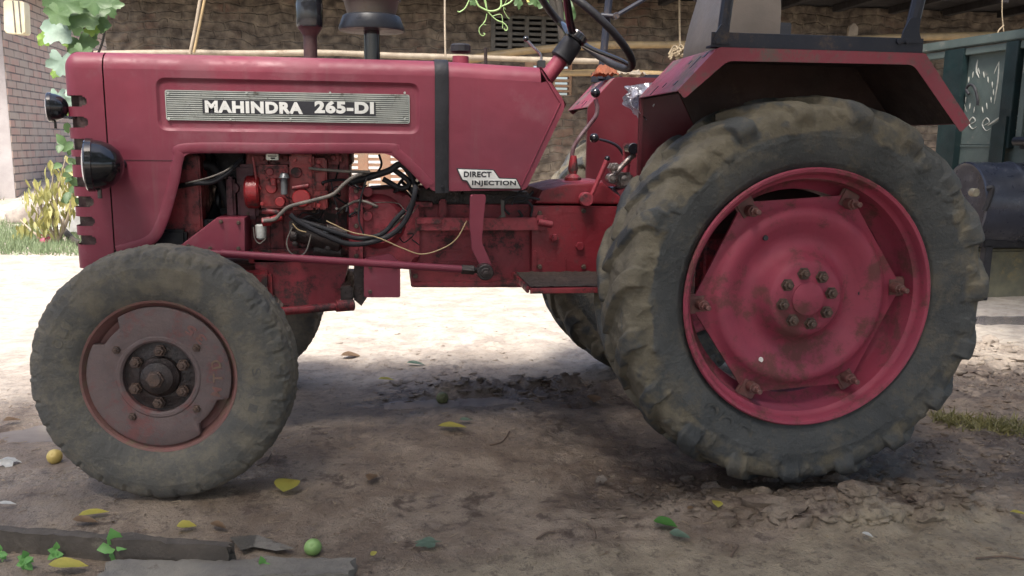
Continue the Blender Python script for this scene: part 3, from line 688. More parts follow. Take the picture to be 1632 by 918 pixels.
# headlights
def lamp(px, py, Y, R, rz, name='headlight'):
    c = at(px, py, Y); d = Vector((-cos(rz), -sin(rz), 0)); M = axm(c, d)      # local z points forward
    bm = bmesh.new(); pr = [(0, -R*.95), (R*.25, -R*.93), (R*.55, -R*.80), (R*.80, -R*.52), (R*.94, -R*.18), (R*.98, R*.06), (R*1.0, R*.12), (R*1.04, R*.14), (R*1.04, R*.36), (R*.98, R*.42), (R*.90, R*.42), (R*.90, R*.30)]
    lathe(bm, pr, M, 48); q = c+Vector((0, 0, -R*1.06)); cyl(bm, q+Vector((0, 0, .02)), q+Vector((0, 0, -.02)), R*.09, 10)
    o = part(name, bm, BLKG); bm = bmesh.new(); lathe(bm, [(R*.94, R*.36), (R*.93, R*.42), (R*.7, R*.50), (R*.35, R*.55), (0, R*.56)], M, 40); part('lens', bm, GLASS, o); return o, c
R1 = 43*pxm(158, 263, .33); h1, c1 = lamp(156, 263, .33, R1, radians(11))
mirror(h1)
bm = bmesh.new(); cyl(bm, c1+Vector((.03, .02, 0)), (c1.x+.05, YS+.01, c1.z), .016, 10); part('headlight_bracket', bm, BLK, h1)
R2 = 23.5*pxm(90, 171, .44); h2, c2 = lamp(86, 171, .44, R2, radians(13), 'side_lamp')
bm = bmesh.new(); tube(bm, [c2+Vector((.015, 0, -.03)), c2+Vector((.045, .01, -.032)), at(112, 184, .47)+Vector((.02, 0, 0))], .006, 8); part('side_lamp_bracket', bm, STEEL, h2)
# ---- engine bay
def pb(bm, x0, y0, x1, y1, Y0, Y1, bev=.006):
    a = at(x0, y1, Y0); b = at(x1, y0, Y0); box(bm, a.x, b.x, Y0, Y1, a.z, b.z, bev)
def pc(bm, px, py, Y0, Y1, rp, seg=20):
    a = at(px, py, Y0); r = rp*pxm(px, py, Y0); cyl(bm, a, (a.x, Y1, a.z), r, seg)
def hc(bm, x0, y0, x1, y1, Y, rp, seg=20, rp2=None):        # cylinder between two picture points in one depth plane
    a = at(x0, y0, Y); b = at(x1, y1, Y); s = pxm(x0, y0, Y); cyl(bm, a, b, rp*s, seg, (rp2 or rp)*s)
def bolts(bm, pts, Y, rp=3, h=.008):
    for px, py in pts: a = at(px, py, Y); hexnut(bm, a, (0, -1, 0), rp*pxm(px, py, Y), h)
bm = bmesh.new(); prism(bm, roundp(xz([(266, 246), (318, 246), (324, 350), (316, 384), (262, 388), (250, 372)], .55), .01), .53, .91, .012); pb(bm, 300, 246, 317, 372, .515, .54, .006)
part('radiator_shroud', bm, REDE)
bm = bmesh.new(); a = at(352, 320, .72); lathe(bm, [(0, -.012), (.05, -.012), (.06, -.004), (.06, .004), (.05, .012), (0, .012)], axm(a, (1, 0, 0)), 24)
for k in range(4):
    t = k*pi/2+.5; M = axm(a, (1, 0, 0)) @ Matrix.Rotation(t, 4, 'Z'); box(bm, .05, .19, -.035, .035, -.004, .004, .002, M @ Matrix.Rotation(.5, 4, 'X'))
part('fan', bm, BLK)
bm = bmesh.new(); pb(bm, 318, 232, 392, 283, .66, .95, .01); pb(bm, 318, 232, 340, 372, .80, .95, .01); pb(bm, 338, 332, 385, 372, .66, .95, .01); pb(bm, 362, 270, 385, 340, .84, .95, .01); part('fan_shroud', bm, BLKM)
bm = bmesh.new(); tube(bm, [at(p[0], p[1], .62) for p in ((318, 262), (340, 268), (352, 290), (368, 330), (392, 345))], .018, 12); part('radiator_hose', bm, BLKM)
bm = bmesh.new()      # front pulley + belt side
pb(bm, 380, 275, 392, 352, .60, .84, .01); pb(bm, 362, 282, 373, 352, .55, .6, .008); pc(bm, 372, 300, .56, .62, 9); pb(bm, 379, 262, 409, 350, .56, .7, .012)
part('timing_cover', bm, pmat('dull_casting', (.13, .04, .055), (.08, .03, .04), 10, .55, bump=.2, dirt=(.03, .02, .02), damt=.5, dscale=8))
bm = bmesh.new()      # block
prism(bm, xz([(391, 236), (556, 236), (556, 300), (560, 416), (391, 404)], .60), .60, .86, .008)
for k in range(7): pb(bm, 404+k*22, 338, 407+k*22, 404, .59, .602, .002)
pb(bm, 400, 334, 556, 341, .575, .602, .004); pb(bm, 392, 396, 556, 410, .57, .602, .005)
BLOCK = part('engine_block', bm, REDE)
bm = bmesh.new()      # injection pump group
hc(bm, 392, 306, 415, 306, .52, 27, 28); pb(bm, 412, 263, 462, 332, .50, .60, .008); pb(bm, 420, 266, 458, 288, .485, .51, .006)
pb(bm, 463, 246, 500, 335, .49, .60, .008); pb(bm, 500, 252, 520, 334, .51, .60, .006); pb(bm, 500, 290, 523, 297, .495, .52, .003); pb(bm, 500, 304, 523, 312, .495, .52, .003)
pc(bm, 480, 316, .465, .5, 15, 24); pc(bm, 432, 300, .475, .5, 9); pc(bm, 446, 322, .46, .5, 8); hc(bm, 428, 352, 450, 346, .48, 6, 12); hc(bm, 418, 354, 432, 352, .475, 8, 6)
hc(bm, 436, 296, 436, 284, .48, 6, 12); pb(bm, 466, 262, 496, 268, .478, .5, .003)
bolts(bm, [(420, 274), (452, 274), (418, 325), (457, 326), (470, 255), (494, 255), (470, 328), (494, 328), (508, 258), (508, 328), (425, 285), (444, 289), (474, 306), (489, 322), (474, 325)], .485, 3.2)
hc(bm, 403, 250, 409, 290, .49, 2.2, 8); hc(bm, 409, 290, 416, 302, .49, 2.2, 8)
part('injection_pump', bm, REDB)
bm = bmesh.new(); hc(bm, 453, 310, 453, 284, .465, 5.5, 14); hc(bm, 453, 284, 453, 276, .465, 9, 14, 6); part('priming_pump', bm, pmat('dull_grey_metal', (.16, .17, .18), (.09, .09, .1), 30, .45, metal=.4, bump=.2))
bm = bmesh.new(); lathe(bm, [(0, -.030), (.012, -.030), (.018, -.024), (.0195, .0), (.0195, .02), (.014, .024), (0, .024)], Matrix.Translation(at(416, 368, .50)), 20)
part('filter_bowl', bm, pmat('cloudy_glass', (.5, .52, .5), (.3, .3, .28), 40, .2, bump=.1, coat=.5))
bm = bmesh.new(); pb(bm, 424, 245.5, 444, 255, .52, .53, .002); part('data_plate', bm, ALU)
bm = bmesh.new(); pb(bm, 427, 248, 441, 249.5, .5185, .52, 0); pb(bm, 431, 251, 438, 253.5, .5185, .52, 0); part('data_plate_print', bm, INK)
bm = bmesh.new(); hc(bm, 470, 366, 545, 384, .50, 20, 28); hc(bm, 463, 375, 474, 377, .47, 10, 16); hc(bm, 500, 398, 545, 402, .50, 9, 18); hc(bm, 520, 362, 552, 372, .46, 6, 12); pb(bm, 461, 352, 480, 372, .47, .52, .004)
bolts(bm, [(466, 362), (470, 388), (512, 372), (540, 368), (522, 396)], .46, 4); part('starter_motor', bm, GREASE)
bm = bmesh.new()
for px, py, k in ((522, 368, 1), (548, 374, 1), (517, 372, .5)): pb(bm, px-3, py-4, px+5, py+3, .452, .46, .002)
part('terminal', bm, STEEL)
bm = bmesh.new()      # bell housing and flange
a = at(612, 352, .56); s = pxm(612, 352, .56)
prism(bm, roundp(xz([(556, 296), (578, 296), (578, 418), (556, 418)], .50), .006), .50, .94, .008)
prism(bm, roundp(xz([(575, 304), (640, 300), (668, 330), (668, 420), (575, 420)], .56), .03), .535, .90, .03, 4)
lathe(bm, [(0, 0), (34*s, 0), (44*s, .02), (50*s, .05)], axm((a.x-.02, .515, a.z), (0, 1, 0)), 40)
for py in (306, 326, 345): pc(bm, 586, py, .50, .55, 8)
for py in (315, 395): pc(bm, 568, py, .485, .50, 4, 6)
part('bell_housing', bm, REDD)
bm = bmesh.new()      # gearbox casting
prism(bm, roundp(xz([(655, 326), (850, 326), (850, 458), (655, 458)], .56), .01), .56, .90, .012)
for x0, x1, y in ((690, 735, 376), (690, 735, 398), (742, 792, 393), (742, 792, 376), (714, 792, 417), (675, 712, 417)): pb(bm, x0, y, x1, y+2.5, .552, .562, .001)
pb(bm, 848, 372, 852, 455, .53, .56, .003); pb(bm, 655, 448, 845, 458, .545, .57, .004); pb(bm, 700, 318, 712, 350, .52, .57, .005); pb(bm, 660, 322, 690, 330, .53, .6, .003)
part('gearbox', bm, REDD)
bm = bmesh.new(); pb(bm, 664, 300, 735, 344, .60, .84, .01); pb(bm, 735, 306, 846, 330, .60, .84, .01); part('linkage_cover', bm, GREASE)
bm = bmesh.new()      # rear housing
prism(bm, roundp(xz([(848, 328), (1010, 330), (1010, 434), (848, 434)], .50), .006), .50, .94, .008)
prism(bm, xz([(852, 325), (864, 303), (905, 293), (960, 290), (1005, 326)], .52), .52, .92, .01)
pc(bm, 884, 380, .485, .51, 7, 6); pc(bm, 884, 380, .475, .5, 4); pc(bm, 925, 393, .485, .51, 7, 6); pb(bm, 848, 400, 856, 434, .49, .52, .003); pb(bm, 901, 412, 903, 434, .493, .51, .001)
hc(bm, 1030, 380, 1100, 380, .52, 5)
part('rear_axle_housing', bm, pmat('red_casting', (.19, .014, .024), (.14, .013, .02), 5, .45, bump=.25, bscale=50, dirt=(.07, .03, .03), damt=.45, dscale=6))
bm = bmesh.new(); cyl(bm, (HUB.x, .02, HUB.z), (HUB.x, 2*YC-.02, HUB.z), .075, 28); cyl(bm, (HUB.x, .0, HUB.z), (HUB.x, .06, HUB.z), .12, 28); cyl(bm, (HUB.x, 2*YC-.06, HUB.z), (HUB.x, 2*YC, HUB.z), .12, 28)
box(bm, HUB.x-.16, HUB.x+.16, .48, .96, HUB.z-.17, HUB.z+.18, .03); part('rear_axle', bm, REDE)
bm = bmesh.new(); pb(bm, 662, 347, 872, 368, .47, .485, .003); pb(bm, 664, 349, 704, 357, .462, .472, .002); hc(bm, 858, 354, 880, 358, .46, 5.5, 14); pb(bm, 856, 343, 866, 352, .46, .47, .002); part('side_rail', bm, REDD)
# drop arm, drag link, step, rods, plates
bm = bmesh.new(); prism(bm, roundp(xz([(749, 310), (774, 310), (770, 345), (767, 385), (784, 424), (771, 434), (752, 398), (748, 355)], .40), .008), .385, .41, .006, 3); part('drop_arm', bm, RED)
bm = bmesh.new(); a = at(352, 404, .30); b = at(752, 430, .36); cyl(bm, a, b, 6.2*pxm(500, 410, .33), 18); cyl(bm, at(330, 402, .3), at(358, 404.5, .3), 5*pxm(340, 400, .3), 14)
DL = part('drag_link', bm, RED)
bm = bmesh.new(); cyl(bm, at(735, 429, .36), at(756, 430.5, .36), 8*pxm(745, 430, .36), 6); cyl(bm, at(752, 430, .36), at(764, 431, .37), 5*pxm(745, 430, .36), 12); c = at(773, 433, .36); cyl(bm, c+Vector((0, -.02, 0)), c+Vector((0, .04, 0)), 13*pxm(773, 433, .36), 20); cyl(bm, c+Vector((0, -.03, 0)), c+Vector((0, -.015, 0)), 8*pxm(773, 433, .36), 14); hexnut(bm, c+Vector((0, -.028, 0)), (0, -1, 0), .011, .012)
part('ball_joint', bm, GREASE, DL)
bm = bmesh.new(); prism(bm, xz([(286, 392), (345, 347), (390, 347), (391, 402), (330, 402)], .46), .46, .98, .006); part('front_support', bm, RED)
bm = bmesh.new(); pb(bm, 236, 366, 296, 396, .50, .9, .01); pb(bm, 300, 350, 345, 380, .54, .62, .008); part('battery_tray', bm, BLK)
bm = bmesh.new(); prism(bm, roundp(xz([(405, 408), (556, 416), (543, 478), (532, 486), (458, 490), (440, 470), (412, 462)], .56), .012), .55, .89, .02, 3); OP = part('oil_pan', bm, REDD)
bm = bmesh.new(); pb(bm, 396, 408, 556, 420, .55, .6, .004); part('pan_flange', bm, REDE, OP)
bm = bmesh.new(); a = at(440, 497, .36); b = at(563, 486, .44); cyl(bm, a, b, .015, 16); cyl(bm, at(535, 488, .42), at(564, 486, .44), .021, 16)
b2 = at(345, 505, .30); cyl(bm, b2, a, .015, 16); part('radius_rod', bm, REDE)
bm = bmesh.new(); pb(bm, 543, 456, 562, 484, .46, .9, .006); prism(bm, xz([(564, 418), (584, 418), (588, 470), (576, 488), (564, 478)], .50), .50, .60, .004); part('rod_mount', bm, GREASE)
bm = bmesh.new(); prism(bm, roundp(xz([(580, 412), (622, 404), (638, 420), (638, 474), (580, 474)], .44), .008), .44, .452, .003); part('guard_plate', bm, RED)
bm = bmesh.new(); box(bm, FH.x-.05, FH.x+.05, .30, 2*YC-.30, .40, .48, .01); cyl(bm, (FH.x, .06, .418), (FH.x, .28, .43), .03, 16); cyl(bm, (FH.x, 2*YC-.06, .418), (FH.x, 2*YC-.28, .43), .03, 16)
cyl(bm, (FH.x, .25, .36), (FH.x, .25, .62), .028, 16); cyl(bm, (FH.x, 2*YC-.25, .36), (FH.x, 2*YC-.25, .62), .028, 16); box(bm, FH.x-.09, FH.x+.25, .52, .92, .46, .66, .015); part('front_axle', bm, REDE)
p0 = at(815, 435, .48); x1 = at(1000, 470, .14).x
bm = bmesh.new(); zst = at(845, 459, .16).z
prism(bm, [(at(845, 459, .16).x, zst-.018), (x1, zst-.018), (x1, zst), (at(845, 459, .16).x, zst)], .15, .165, .002)
box(bm, at(845, 459, .16).x-.003, x1, .165, .50, zst-.008, zst-.002); box(bm, at(845, 459, .16).x-.012, at(845, 459, .16).x-.002, .165, .50, zst-.018, zst+.004, .002)
STP = part('footstep', bm, REDE)
bm = bmesh.new(); nxs, nys = 60, 40; gx0 = at(845, 459, .16).x; V = [[bm.verts.new((gx0+(x1-gx0)*i/nxs, .166+.33*j/nys, zst+.003+.006*max(0, fbm(i*.25, j*.3, 2, 4)))) for i in range(nxs+1)] for j in range(nys+1)]
for j in range(nys):
    for i in range(nxs): bm.faces.new((V[j][i], V[j][i+1], V[j+1][i+1], V[j+1][i]))
part('caked_mud', bm, pmat('caked_mud', (.055, .038, .029), (.03, .021, .017), 18, .8, bump=.8, bscale=60), STP); mirror(STP)
# dash, steering column, wheel, throttle
bm = bmesh.new(); c0 = at(873, 122, .68); c1 = at(905, 80, .68); cyl(bm, c0+(c0-c1)*2.5, c1, .030, 24); part('steering_column', bm, RED)
bm = bmesh.new(); dv = (c1-c0).normalized(); k0 = at(893, 95, .68); k1 = at(914, 66, .68); cyl(bm, k0, k1, .044, 24, .040); cyl(bm, k1, k1+dv*.022, .028, 20); SWC = part('column_collar', bm, BLKM)
n_ = Vector((.64, 0, .77)).normalized(); cen = at(932, 43, .68); u_ = Vector((.77, 0, -.64)).normalized(); v_ = Vector((0, 1, 0)); RS = .232
bm = bmesh.new(); tube(bm, [cen+u_*(RS*cos(2*pi*i/48))+v_*(RS*sin(2*pi*i/48)) for i in range(49)], .0145, 12, 1, ring=False)
SW = part('steering_wheel', bm, BLKM)
bm = bmesh.new()
for a in (-12, 108, 228):
    t = radians(a); e = cen+u_*(RS*cos(t))+v_*(RS*sin(t)); h = k1+dv*.008; tube(bm, [h, h.lerp(e, .35)-n_*.004, h.lerp(e, .75)+n_*.003, e], lambda q: .017-.004*q, 10, 5, flat=.6)
lathe(bm, [(0, 0), (.040, 0), (.044, .008), (.040, .03), (.02, .038), (0, .038)], axm(k1+dv*.004, dv), 28); part('spoke_hub', bm, BLKG, SW)
bm = bmesh.new(); q = [at(*p, .62) for p in ((862, 104), (862, 88), (850, 75), (838, 62))]; tube(bm, q, .005, 8); part('throttle_lever', bm, STEEL)
bm = bmesh.new(); bmesh.ops.create_uvsphere(bm, u_segments=14, v_segments=10, radius=.010, matrix=Matrix.Translation(q[-1])); pb(bm, 857, 96, 870, 108, .61, .64, .003); part('throttle_knob', bm, BLKG)
# gear levers
def ball(bm, p, r): bmesh.ops.create_uvsphere(bm, u_segments=18, v_segments=12, radius=r, matrix=Matrix.Translation(p))
bm = bmesh.new(); YL = .70
q = [at(*p, YL) for p in ((909, 290), (912, 245), (919, 226), (936, 203), (949, 186), (952, 172), (949, 158))]; tube(bm, q, .0085, 10); GL = part('gear_lever', bm, pmat('dark_red_steel', (.10, .03, .045), (.2, .15, .16), 20, .35, metal=.3, bump=.1))
bm = bmesh.new(); ball(bm, at(949, 148, YL), .019); part('knob', bm, BLKG, GL)
bm = bmesh.new(); a = at(912, 322, YL); s = pxm(912, 300, YL); lathe(bm, [(0, 0), (17*s, 0), (17*s, 10*s), (8*s, 22*s), (13*s, 30*s), (13*s, 38*s), (6*s, 44*s), (8*s, 52*s), (5*s, 72*s), (0, 72*s)], Matrix.Translation(a), 24); part('lever_boot', bm, REDE, GL)
bm = bmesh.new(); q = [at(*p, .62) for p in ((996, 250), (985, 234), (970, 226), (955, 222))]; tube(bm, q, lambda t: .011-.003*t, 10, flat=.6); L2 = part('hydraulic_lever', bm, BLK)
bm = bmesh.new(); ball(bm, at(947, 220, .62), .018); part('knob', bm, BLKG, L2)
bm = bmesh.new(); hc(bm, 943, 310, 967, 256, .47, 3.2, 12, 4.2); pc(bm, 936, 318, .455, .50, 11, 24); L3 = part('range_lever', bm, REDD)
bm = bmesh.new(); ball(bm, at(968, 253, .47), .0105); part('knob', bm, BLKG, L3)
bm = bmesh.new(); pb(bm, 993, 228, 1007, 262, .56, .575, .004); hc(bm, 1000, 262, 992, 300, .57, 5, 12); part('quadrant', bm, REDD)
bm = bmesh.new(); q = [at(*p, .53) for p in ((1012, 246), (1000, 256), (985, 272), (974, 286))]; tube(bm, q, .010, 10); pc(bm, 980, 268, .53, .57, 9, 6); pc(bm, 977, 285, .52, .57, 8); pb(bm, 985, 275, 1010, 300, .54, .62, .01); pb(bm, 975, 262, 990, 274, .55, .6, .004)
bolts(bm, [(980, 268), (977, 285), (995, 284)], .515, 4); part('control_valve', bm, pmat('oily_brown_metal', (.12, .08, .07), (.3, .28, .27), 40, .35, metal=.6, bump=.3))
bm = bmesh.new(); pc(bm, 1010, 237, .50, .56, 9); part('valve_knob', bm, BLKG)
bm = bmesh.new(); q = [at(*p, .55) for p in ((920, 296), (950, 297), (975, 302), (990, 318))]; tube(bm, q, .007, 8); q = [at(*p, .6) for p in ((940, 292), (965, 300), (985, 300), (1005, 290))]; tube(bm, q, .009, 8); q = [at(*p, .58) for p in ((930, 303), (955, 299), (980, 315), (1000, 322))]; tube(bm, q, .006, 8)
part('hydraulic_pipe', bm, STEEL)
bm = bmesh.new(); prism(bm, xz([(838, 322), (902, 290), (960, 288), (962, 292), (905, 296), (846, 328)], .60), .60, .86, .002); part('floor_plate', bm, REDF)
bm = bmesh.new()
for q in (((838, 318), (848, 330), (846, 345)), ((812, 312), (803, 330), (812, 342)), ((850, 305), (835, 320), (820, 322)), ((800, 320), (825, 312), (860, 318)), ((826, 335), (832, 345), (824, 352)), ((840, 300), (828, 306), (815, 326))): tube(bm, [at(*p, .50) for p in q], .0045, 6)
part('wiring', bm, BLKM)
bm = bmesh.new(); prism(bm, xz([(798, 318), (804, 320), (803, 335), (806, 345), (794, 356), (790, 352), (799, 342)], .48), .48, .484); part('hanging_rag', bm, SEATM)
# hoses and wires in the bay
def hose(name, pts, Y, rp, mat):
    bm = bmesh.new(); q = [at(p[0], p[1], p[2] if len(p) > 2 else Y) for p in pts]; tube(bm, q, rp*pxm(450, 330, .5), 10); return part(name, bm, mat)
hose('coolant_hose', [(281, 298, .54), (310, 292, .46), (338, 290), (362, 276), (385, 254, .5)], .45, 4.2, BLKM)
hose('coolant_hose', [(296, 292, .46), (330, 284), (360, 272), (380, 256, .5)], .44, 1.4, HOSE)
hose('fuel_hose', [(420, 352), (437, 350), (448, 340), (462, 329), (500, 319), (530, 310), (550, 292), (568, 280), (590, 277, .5), (620, 275, .55)], .44, 3.0, HOSE)
hose('fuel_pipe', [(492, 268), (510, 270), (550, 273), (590, 274)], .46, 2.4, HOSE)
hose('battery_cable', [(462, 342), (480, 356), (520, 376), (558, 389), (600, 384), (632, 368), (652, 340), (662, 300), (655, 285, .6)], .43, 4.4, BLKM)
hose('battery_cable', [(470, 350), (505, 360), (540, 372), (575, 380), (610, 372), (630, 350), (645, 335)], .45, 4.0, BLKM)
hose('battery_cable', [(560, 290, .5), (590, 282), (620, 272), (640, 262), (660, 285)], .48, 5.5, BLKM)
hose('battery_cable', [(610, 285), (640, 300), (652, 290), (625, 268)], .5, 4.5, BLKM)
hose('wire', [(640, 246), (655, 275), (660, 310), (648, 335)], .47, 2.0, BLKM)
hose('wire', [(585, 283), (574, 320), (572, 350), (580, 375)], .46, 1.5, BLKM)
hose('wire', [(520, 352), (560, 370), (600, 378), (640, 395), (672, 405), (705, 396), (728, 380), (744, 352)], .42, 1.0, WIREY)
hose('wire', [(466, 362), (457, 385), (462, 402), (476, 408), (488, 400), (496, 374)], .43, 1.2, HOSE)
hose('wire', [(404, 362), (406, 380), (414, 388), (424, 380)], .48, .9, HOSE)
hose('wire', [(528, 290), (532, 312), (538, 334)], .5, 1.1, BLKM)
hose('wire', [(466, 356), (475, 366), (488, 370)], .43, 1.0, WIREY)
hose('wire', [(530, 244, .6), (540, 262, .6), (535, 285, .55)], .6, 1.4, BLKM)
hose('wire', [(604, 246, .7), (608, 262, .7), (600, 278, .7)], .7, 2.0, BLKM)
for pl, Yb_, rp_, h_ in (([(568, 304), (568, 335), (568, 360), (568, 408), (660, 340), (660, 365), (662, 410), (662, 440), (700, 452), (740, 452), (790, 452), (835, 452)], .50, 3.6, .010),
                         ([(860, 340), (990, 340), (860, 425), (930, 336), (930, 425)], .50, 3.4, .009), ([(400, 400), (430, 401), (470, 403), (510, 406), (545, 408), (396, 340), (545, 337), (500, 337)], .57, 3, .008),
                         ([(300, 392), (335, 396), (380, 396), (380, 355), (352, 353)], .46, 3, .007), ([(590, 425), (628, 425), (590, 465)], .44, 3, .006)):
    for p_ in pl:
        Y_ = .56 if (Yb_ == .50 and 650 < p_[0] < 845) else Yb_
        bm = bmesh.new(); bolts(bm, [p_], Y_, rp_, h_+.003); part('casting_bolt', bm, NUT)
rq = random.Random(21)
for k in range(16):
    x0 = rq.uniform(440, 640); y0 = rq.uniform(285, 380); q = [(x0, y0, rq.uniform(.45, .55))]
    for _ in range(4): q.append((min(668, max(425, q[-1][0]+rq.uniform(-12, 34))), min(402, max(252, q[-1][1]+rq.uniform(-20, 20))), rq.uniform(.45, .56)))
    hose('wire', q, .5, rq.choice((.8, 1.1, 1.6, 2.2)), rq.choice((BLKM, BLKM, BLKM, HOSE)))
for k in range(9):
    x0 = rq.uniform(640, 700); q = [(x0, rq.uniform(255, 300), .6)]
    for _ in range(3): q.append((q[-1][0]+rq.uniform(-22, 16), q[-1][1]+rq.uniform(-6, 22), rq.uniform(.5, .65)))
    hose('wire', q, .5, rq.choice((1.6, 2.5, 3.2)), BLKM)
bm = bmesh.new(); pb(bm, 392, 236, 560, 262, .62, .86, .006)
for k in range(4): pb(bm, 404+k*38, 244, 430+k*38, 262, .56, .62, .01); pc(bm, 417+k*38, 252, .55, .57, 5, 6)
part('cylinder_head', bm, REDE)
for args in ((472, 275, .478, .495, 9, 24), (505, 268, .49, .52, 7), (430, 274, .478, .49, 6, 16)): bm = bmesh.new(); pc(bm, *args); part('pump_cover', bm, REDE)
for args in ((466, 300, 492, 296, .47, 4, 12), (418, 336, 455, 340, .5, 5, 12)): bm = bmesh.new(); hc(bm, *args); part('pump_fitting', bm, REDE)
# ---- fenders
def fpt(px, py): q = at(px, py, -.08); return (q.x, q.z)
U = [fpt(*p) for p in ((1080, 144), (1145, 78), (1475, 82), (1547, 196))]; zt = (U[1][1]+U[2][1])/2; U[1] = (U[1][0], zt); U[2] = (U[2][0], zt)
Lw = [fpt(*p) for p in ((1091, 157), (1160, 97), (1456, 103), (1531, 211))]
Uin = roundp(U, [0, .012, .012, 0], 4)
bm = bmesh.new(); YI = .33
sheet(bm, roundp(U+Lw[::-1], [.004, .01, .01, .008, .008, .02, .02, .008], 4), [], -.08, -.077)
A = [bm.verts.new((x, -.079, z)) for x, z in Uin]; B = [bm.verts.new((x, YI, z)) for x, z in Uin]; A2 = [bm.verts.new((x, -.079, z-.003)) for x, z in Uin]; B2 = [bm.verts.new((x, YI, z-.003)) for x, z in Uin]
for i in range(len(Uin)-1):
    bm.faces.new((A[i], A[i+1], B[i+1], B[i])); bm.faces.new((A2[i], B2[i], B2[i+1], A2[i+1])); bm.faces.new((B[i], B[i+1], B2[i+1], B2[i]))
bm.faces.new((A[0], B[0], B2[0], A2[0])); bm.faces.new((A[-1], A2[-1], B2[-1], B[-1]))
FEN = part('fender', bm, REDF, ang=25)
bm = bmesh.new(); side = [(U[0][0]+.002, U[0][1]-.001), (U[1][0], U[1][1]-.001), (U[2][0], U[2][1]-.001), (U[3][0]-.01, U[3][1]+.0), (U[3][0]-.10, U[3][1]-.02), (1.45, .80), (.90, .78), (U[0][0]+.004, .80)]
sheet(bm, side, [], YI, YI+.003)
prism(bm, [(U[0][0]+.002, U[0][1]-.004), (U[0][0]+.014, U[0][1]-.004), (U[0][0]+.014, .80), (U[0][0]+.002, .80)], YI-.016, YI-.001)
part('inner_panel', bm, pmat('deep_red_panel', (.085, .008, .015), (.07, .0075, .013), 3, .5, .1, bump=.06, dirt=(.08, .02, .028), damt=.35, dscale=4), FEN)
bm = bmesh.new(); L0 = U[0][0]+.24
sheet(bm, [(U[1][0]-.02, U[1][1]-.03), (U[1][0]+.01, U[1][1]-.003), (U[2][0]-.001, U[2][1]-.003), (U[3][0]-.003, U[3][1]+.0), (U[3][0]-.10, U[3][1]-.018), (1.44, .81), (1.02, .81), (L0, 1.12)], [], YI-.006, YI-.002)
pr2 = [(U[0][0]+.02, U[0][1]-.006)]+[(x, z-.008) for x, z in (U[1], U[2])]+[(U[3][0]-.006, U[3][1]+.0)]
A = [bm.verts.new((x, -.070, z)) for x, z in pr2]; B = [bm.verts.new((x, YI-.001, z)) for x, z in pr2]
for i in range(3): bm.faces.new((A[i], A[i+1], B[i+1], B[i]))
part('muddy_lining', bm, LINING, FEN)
bm = bmesh.new()
for px, py, w_, h_ in ((1106, 98, 8, 3), (1120, 86, 5, 2.5), (1036, 143, 6, 2), (1082, 134, 4, 2)):
    pass
d01 = Vector((U[1][0]-U[0][0], 0, U[1][1]-U[0][1])); n01 = Vector((-d01.z, 0, d01.x)).normalized()
for t, yy, ln, wd in ((.72, .02, .05, .009), (.86, -.02, .018, .016), (.76, .08, .014, .012), (.12, .20, .04, .008), (.22, .02, .018, .014), (.22, .13, .02, .006)):
    c = Vector((U[0][0], yy, U[0][1]))+d01*t+n01*.0005; M = Matrix.Translation(c) @ Matrix((d01.normalized(), (0, 1, 0), n01)).transposed().to_4x4()
    box(bm, -ln/2, ln/2, -wd/2, wd/2, -.001, .001, .0, M)
part('bolt_slot', bm, INK, FEN)
bm = bmesh.new(); a = at(1461, 122, .32); lathe(bm, [(0, 0), (.016, 0), (.016, .006)], axm((a.x, YI-.008, a.z), (0, 1, 0)), 20); part('reflector', bm, WHITE, FEN)
# canopy frame on the fender
bm = bmesh.new(); a = at(1133, 77, -.06); b = at(1472, 60, -.06); zb0 = U[1][1]+.002
prism(bm, [(a.x, zb0), (b.x, zb0), (b.x, zb0+.044), (a.x, zb0+.044)], -.062, -.056, .0015); box(bm, a.x, b.x, -.056, -.018, zb0, zb0+.006)
def fbar(p0, p1, w_=.019):
    d = (p1-p0); L = d.length; M = axm(p0, d); box(bm, -w_, w_, -w_*.5, w_*.5, 0, L, .003, M)
yp = -.045
pa, pb_ = at(1152, 68, yp), at(1168, -60, yp); pa2 = at(1450, 70, yp); pb2 = at(1480, -60, yp)
ptop = pa+(pb_-pa)*4.2; ptop2 = pa2+(pb2-pa2)*4.2
tube(bm, [pa+Vector((0, .01, 0)), pa.lerp(ptop, .33), pa.lerp(ptop, .66), ptop], .018, 10, 3); tube(bm, [pa2+Vector((0, .01, 0)), pa2.lerp(ptop2, .5), ptop2], .02, 10, 3)
prism(bm, roundp(xz([(1436, 68), (1440, 50), (1452, 28), (1468, 28), (1465, 50), (1470, 68)], -.066), .005), -.066, -.060, .001)
prism(bm, roundp(xz([(1136, 70), (1141, 52), (1150, 38), (1162, 38), (1163, 70)], -.066), .005), -.066, -.060, .001)
for px in (1143, 1445, 1432): c = at(px, 66, -.062); hexnut(bm, c, (0, -1, 0), .009, .007)
FRM = part('canopy_frame', bm, IRON, FEN)
bm = bmesh.new()      # brace above
q0 = pa+(ptop-pa)*.62; q1 = pa2+(ptop2-pa2)*.95; cyl(bm, q0, q1, .012, 10); cyl(bm, ptop, ptop2, .018, 12); part('frame_brace', bm, IRON, FEN)
mirror(FEN)
bm = bmesh.new()
for z_ in (0,): cyl(bm, (ptop.x, ptop.y, ptop.z), (ptop.x, 2*YC-ptop.y, ptop.z), .018, 12); cyl(bm, (ptop2.x, ptop2.y, ptop2.z), (ptop2.x, 2*YC-ptop2.y, ptop2.z), .018, 12)
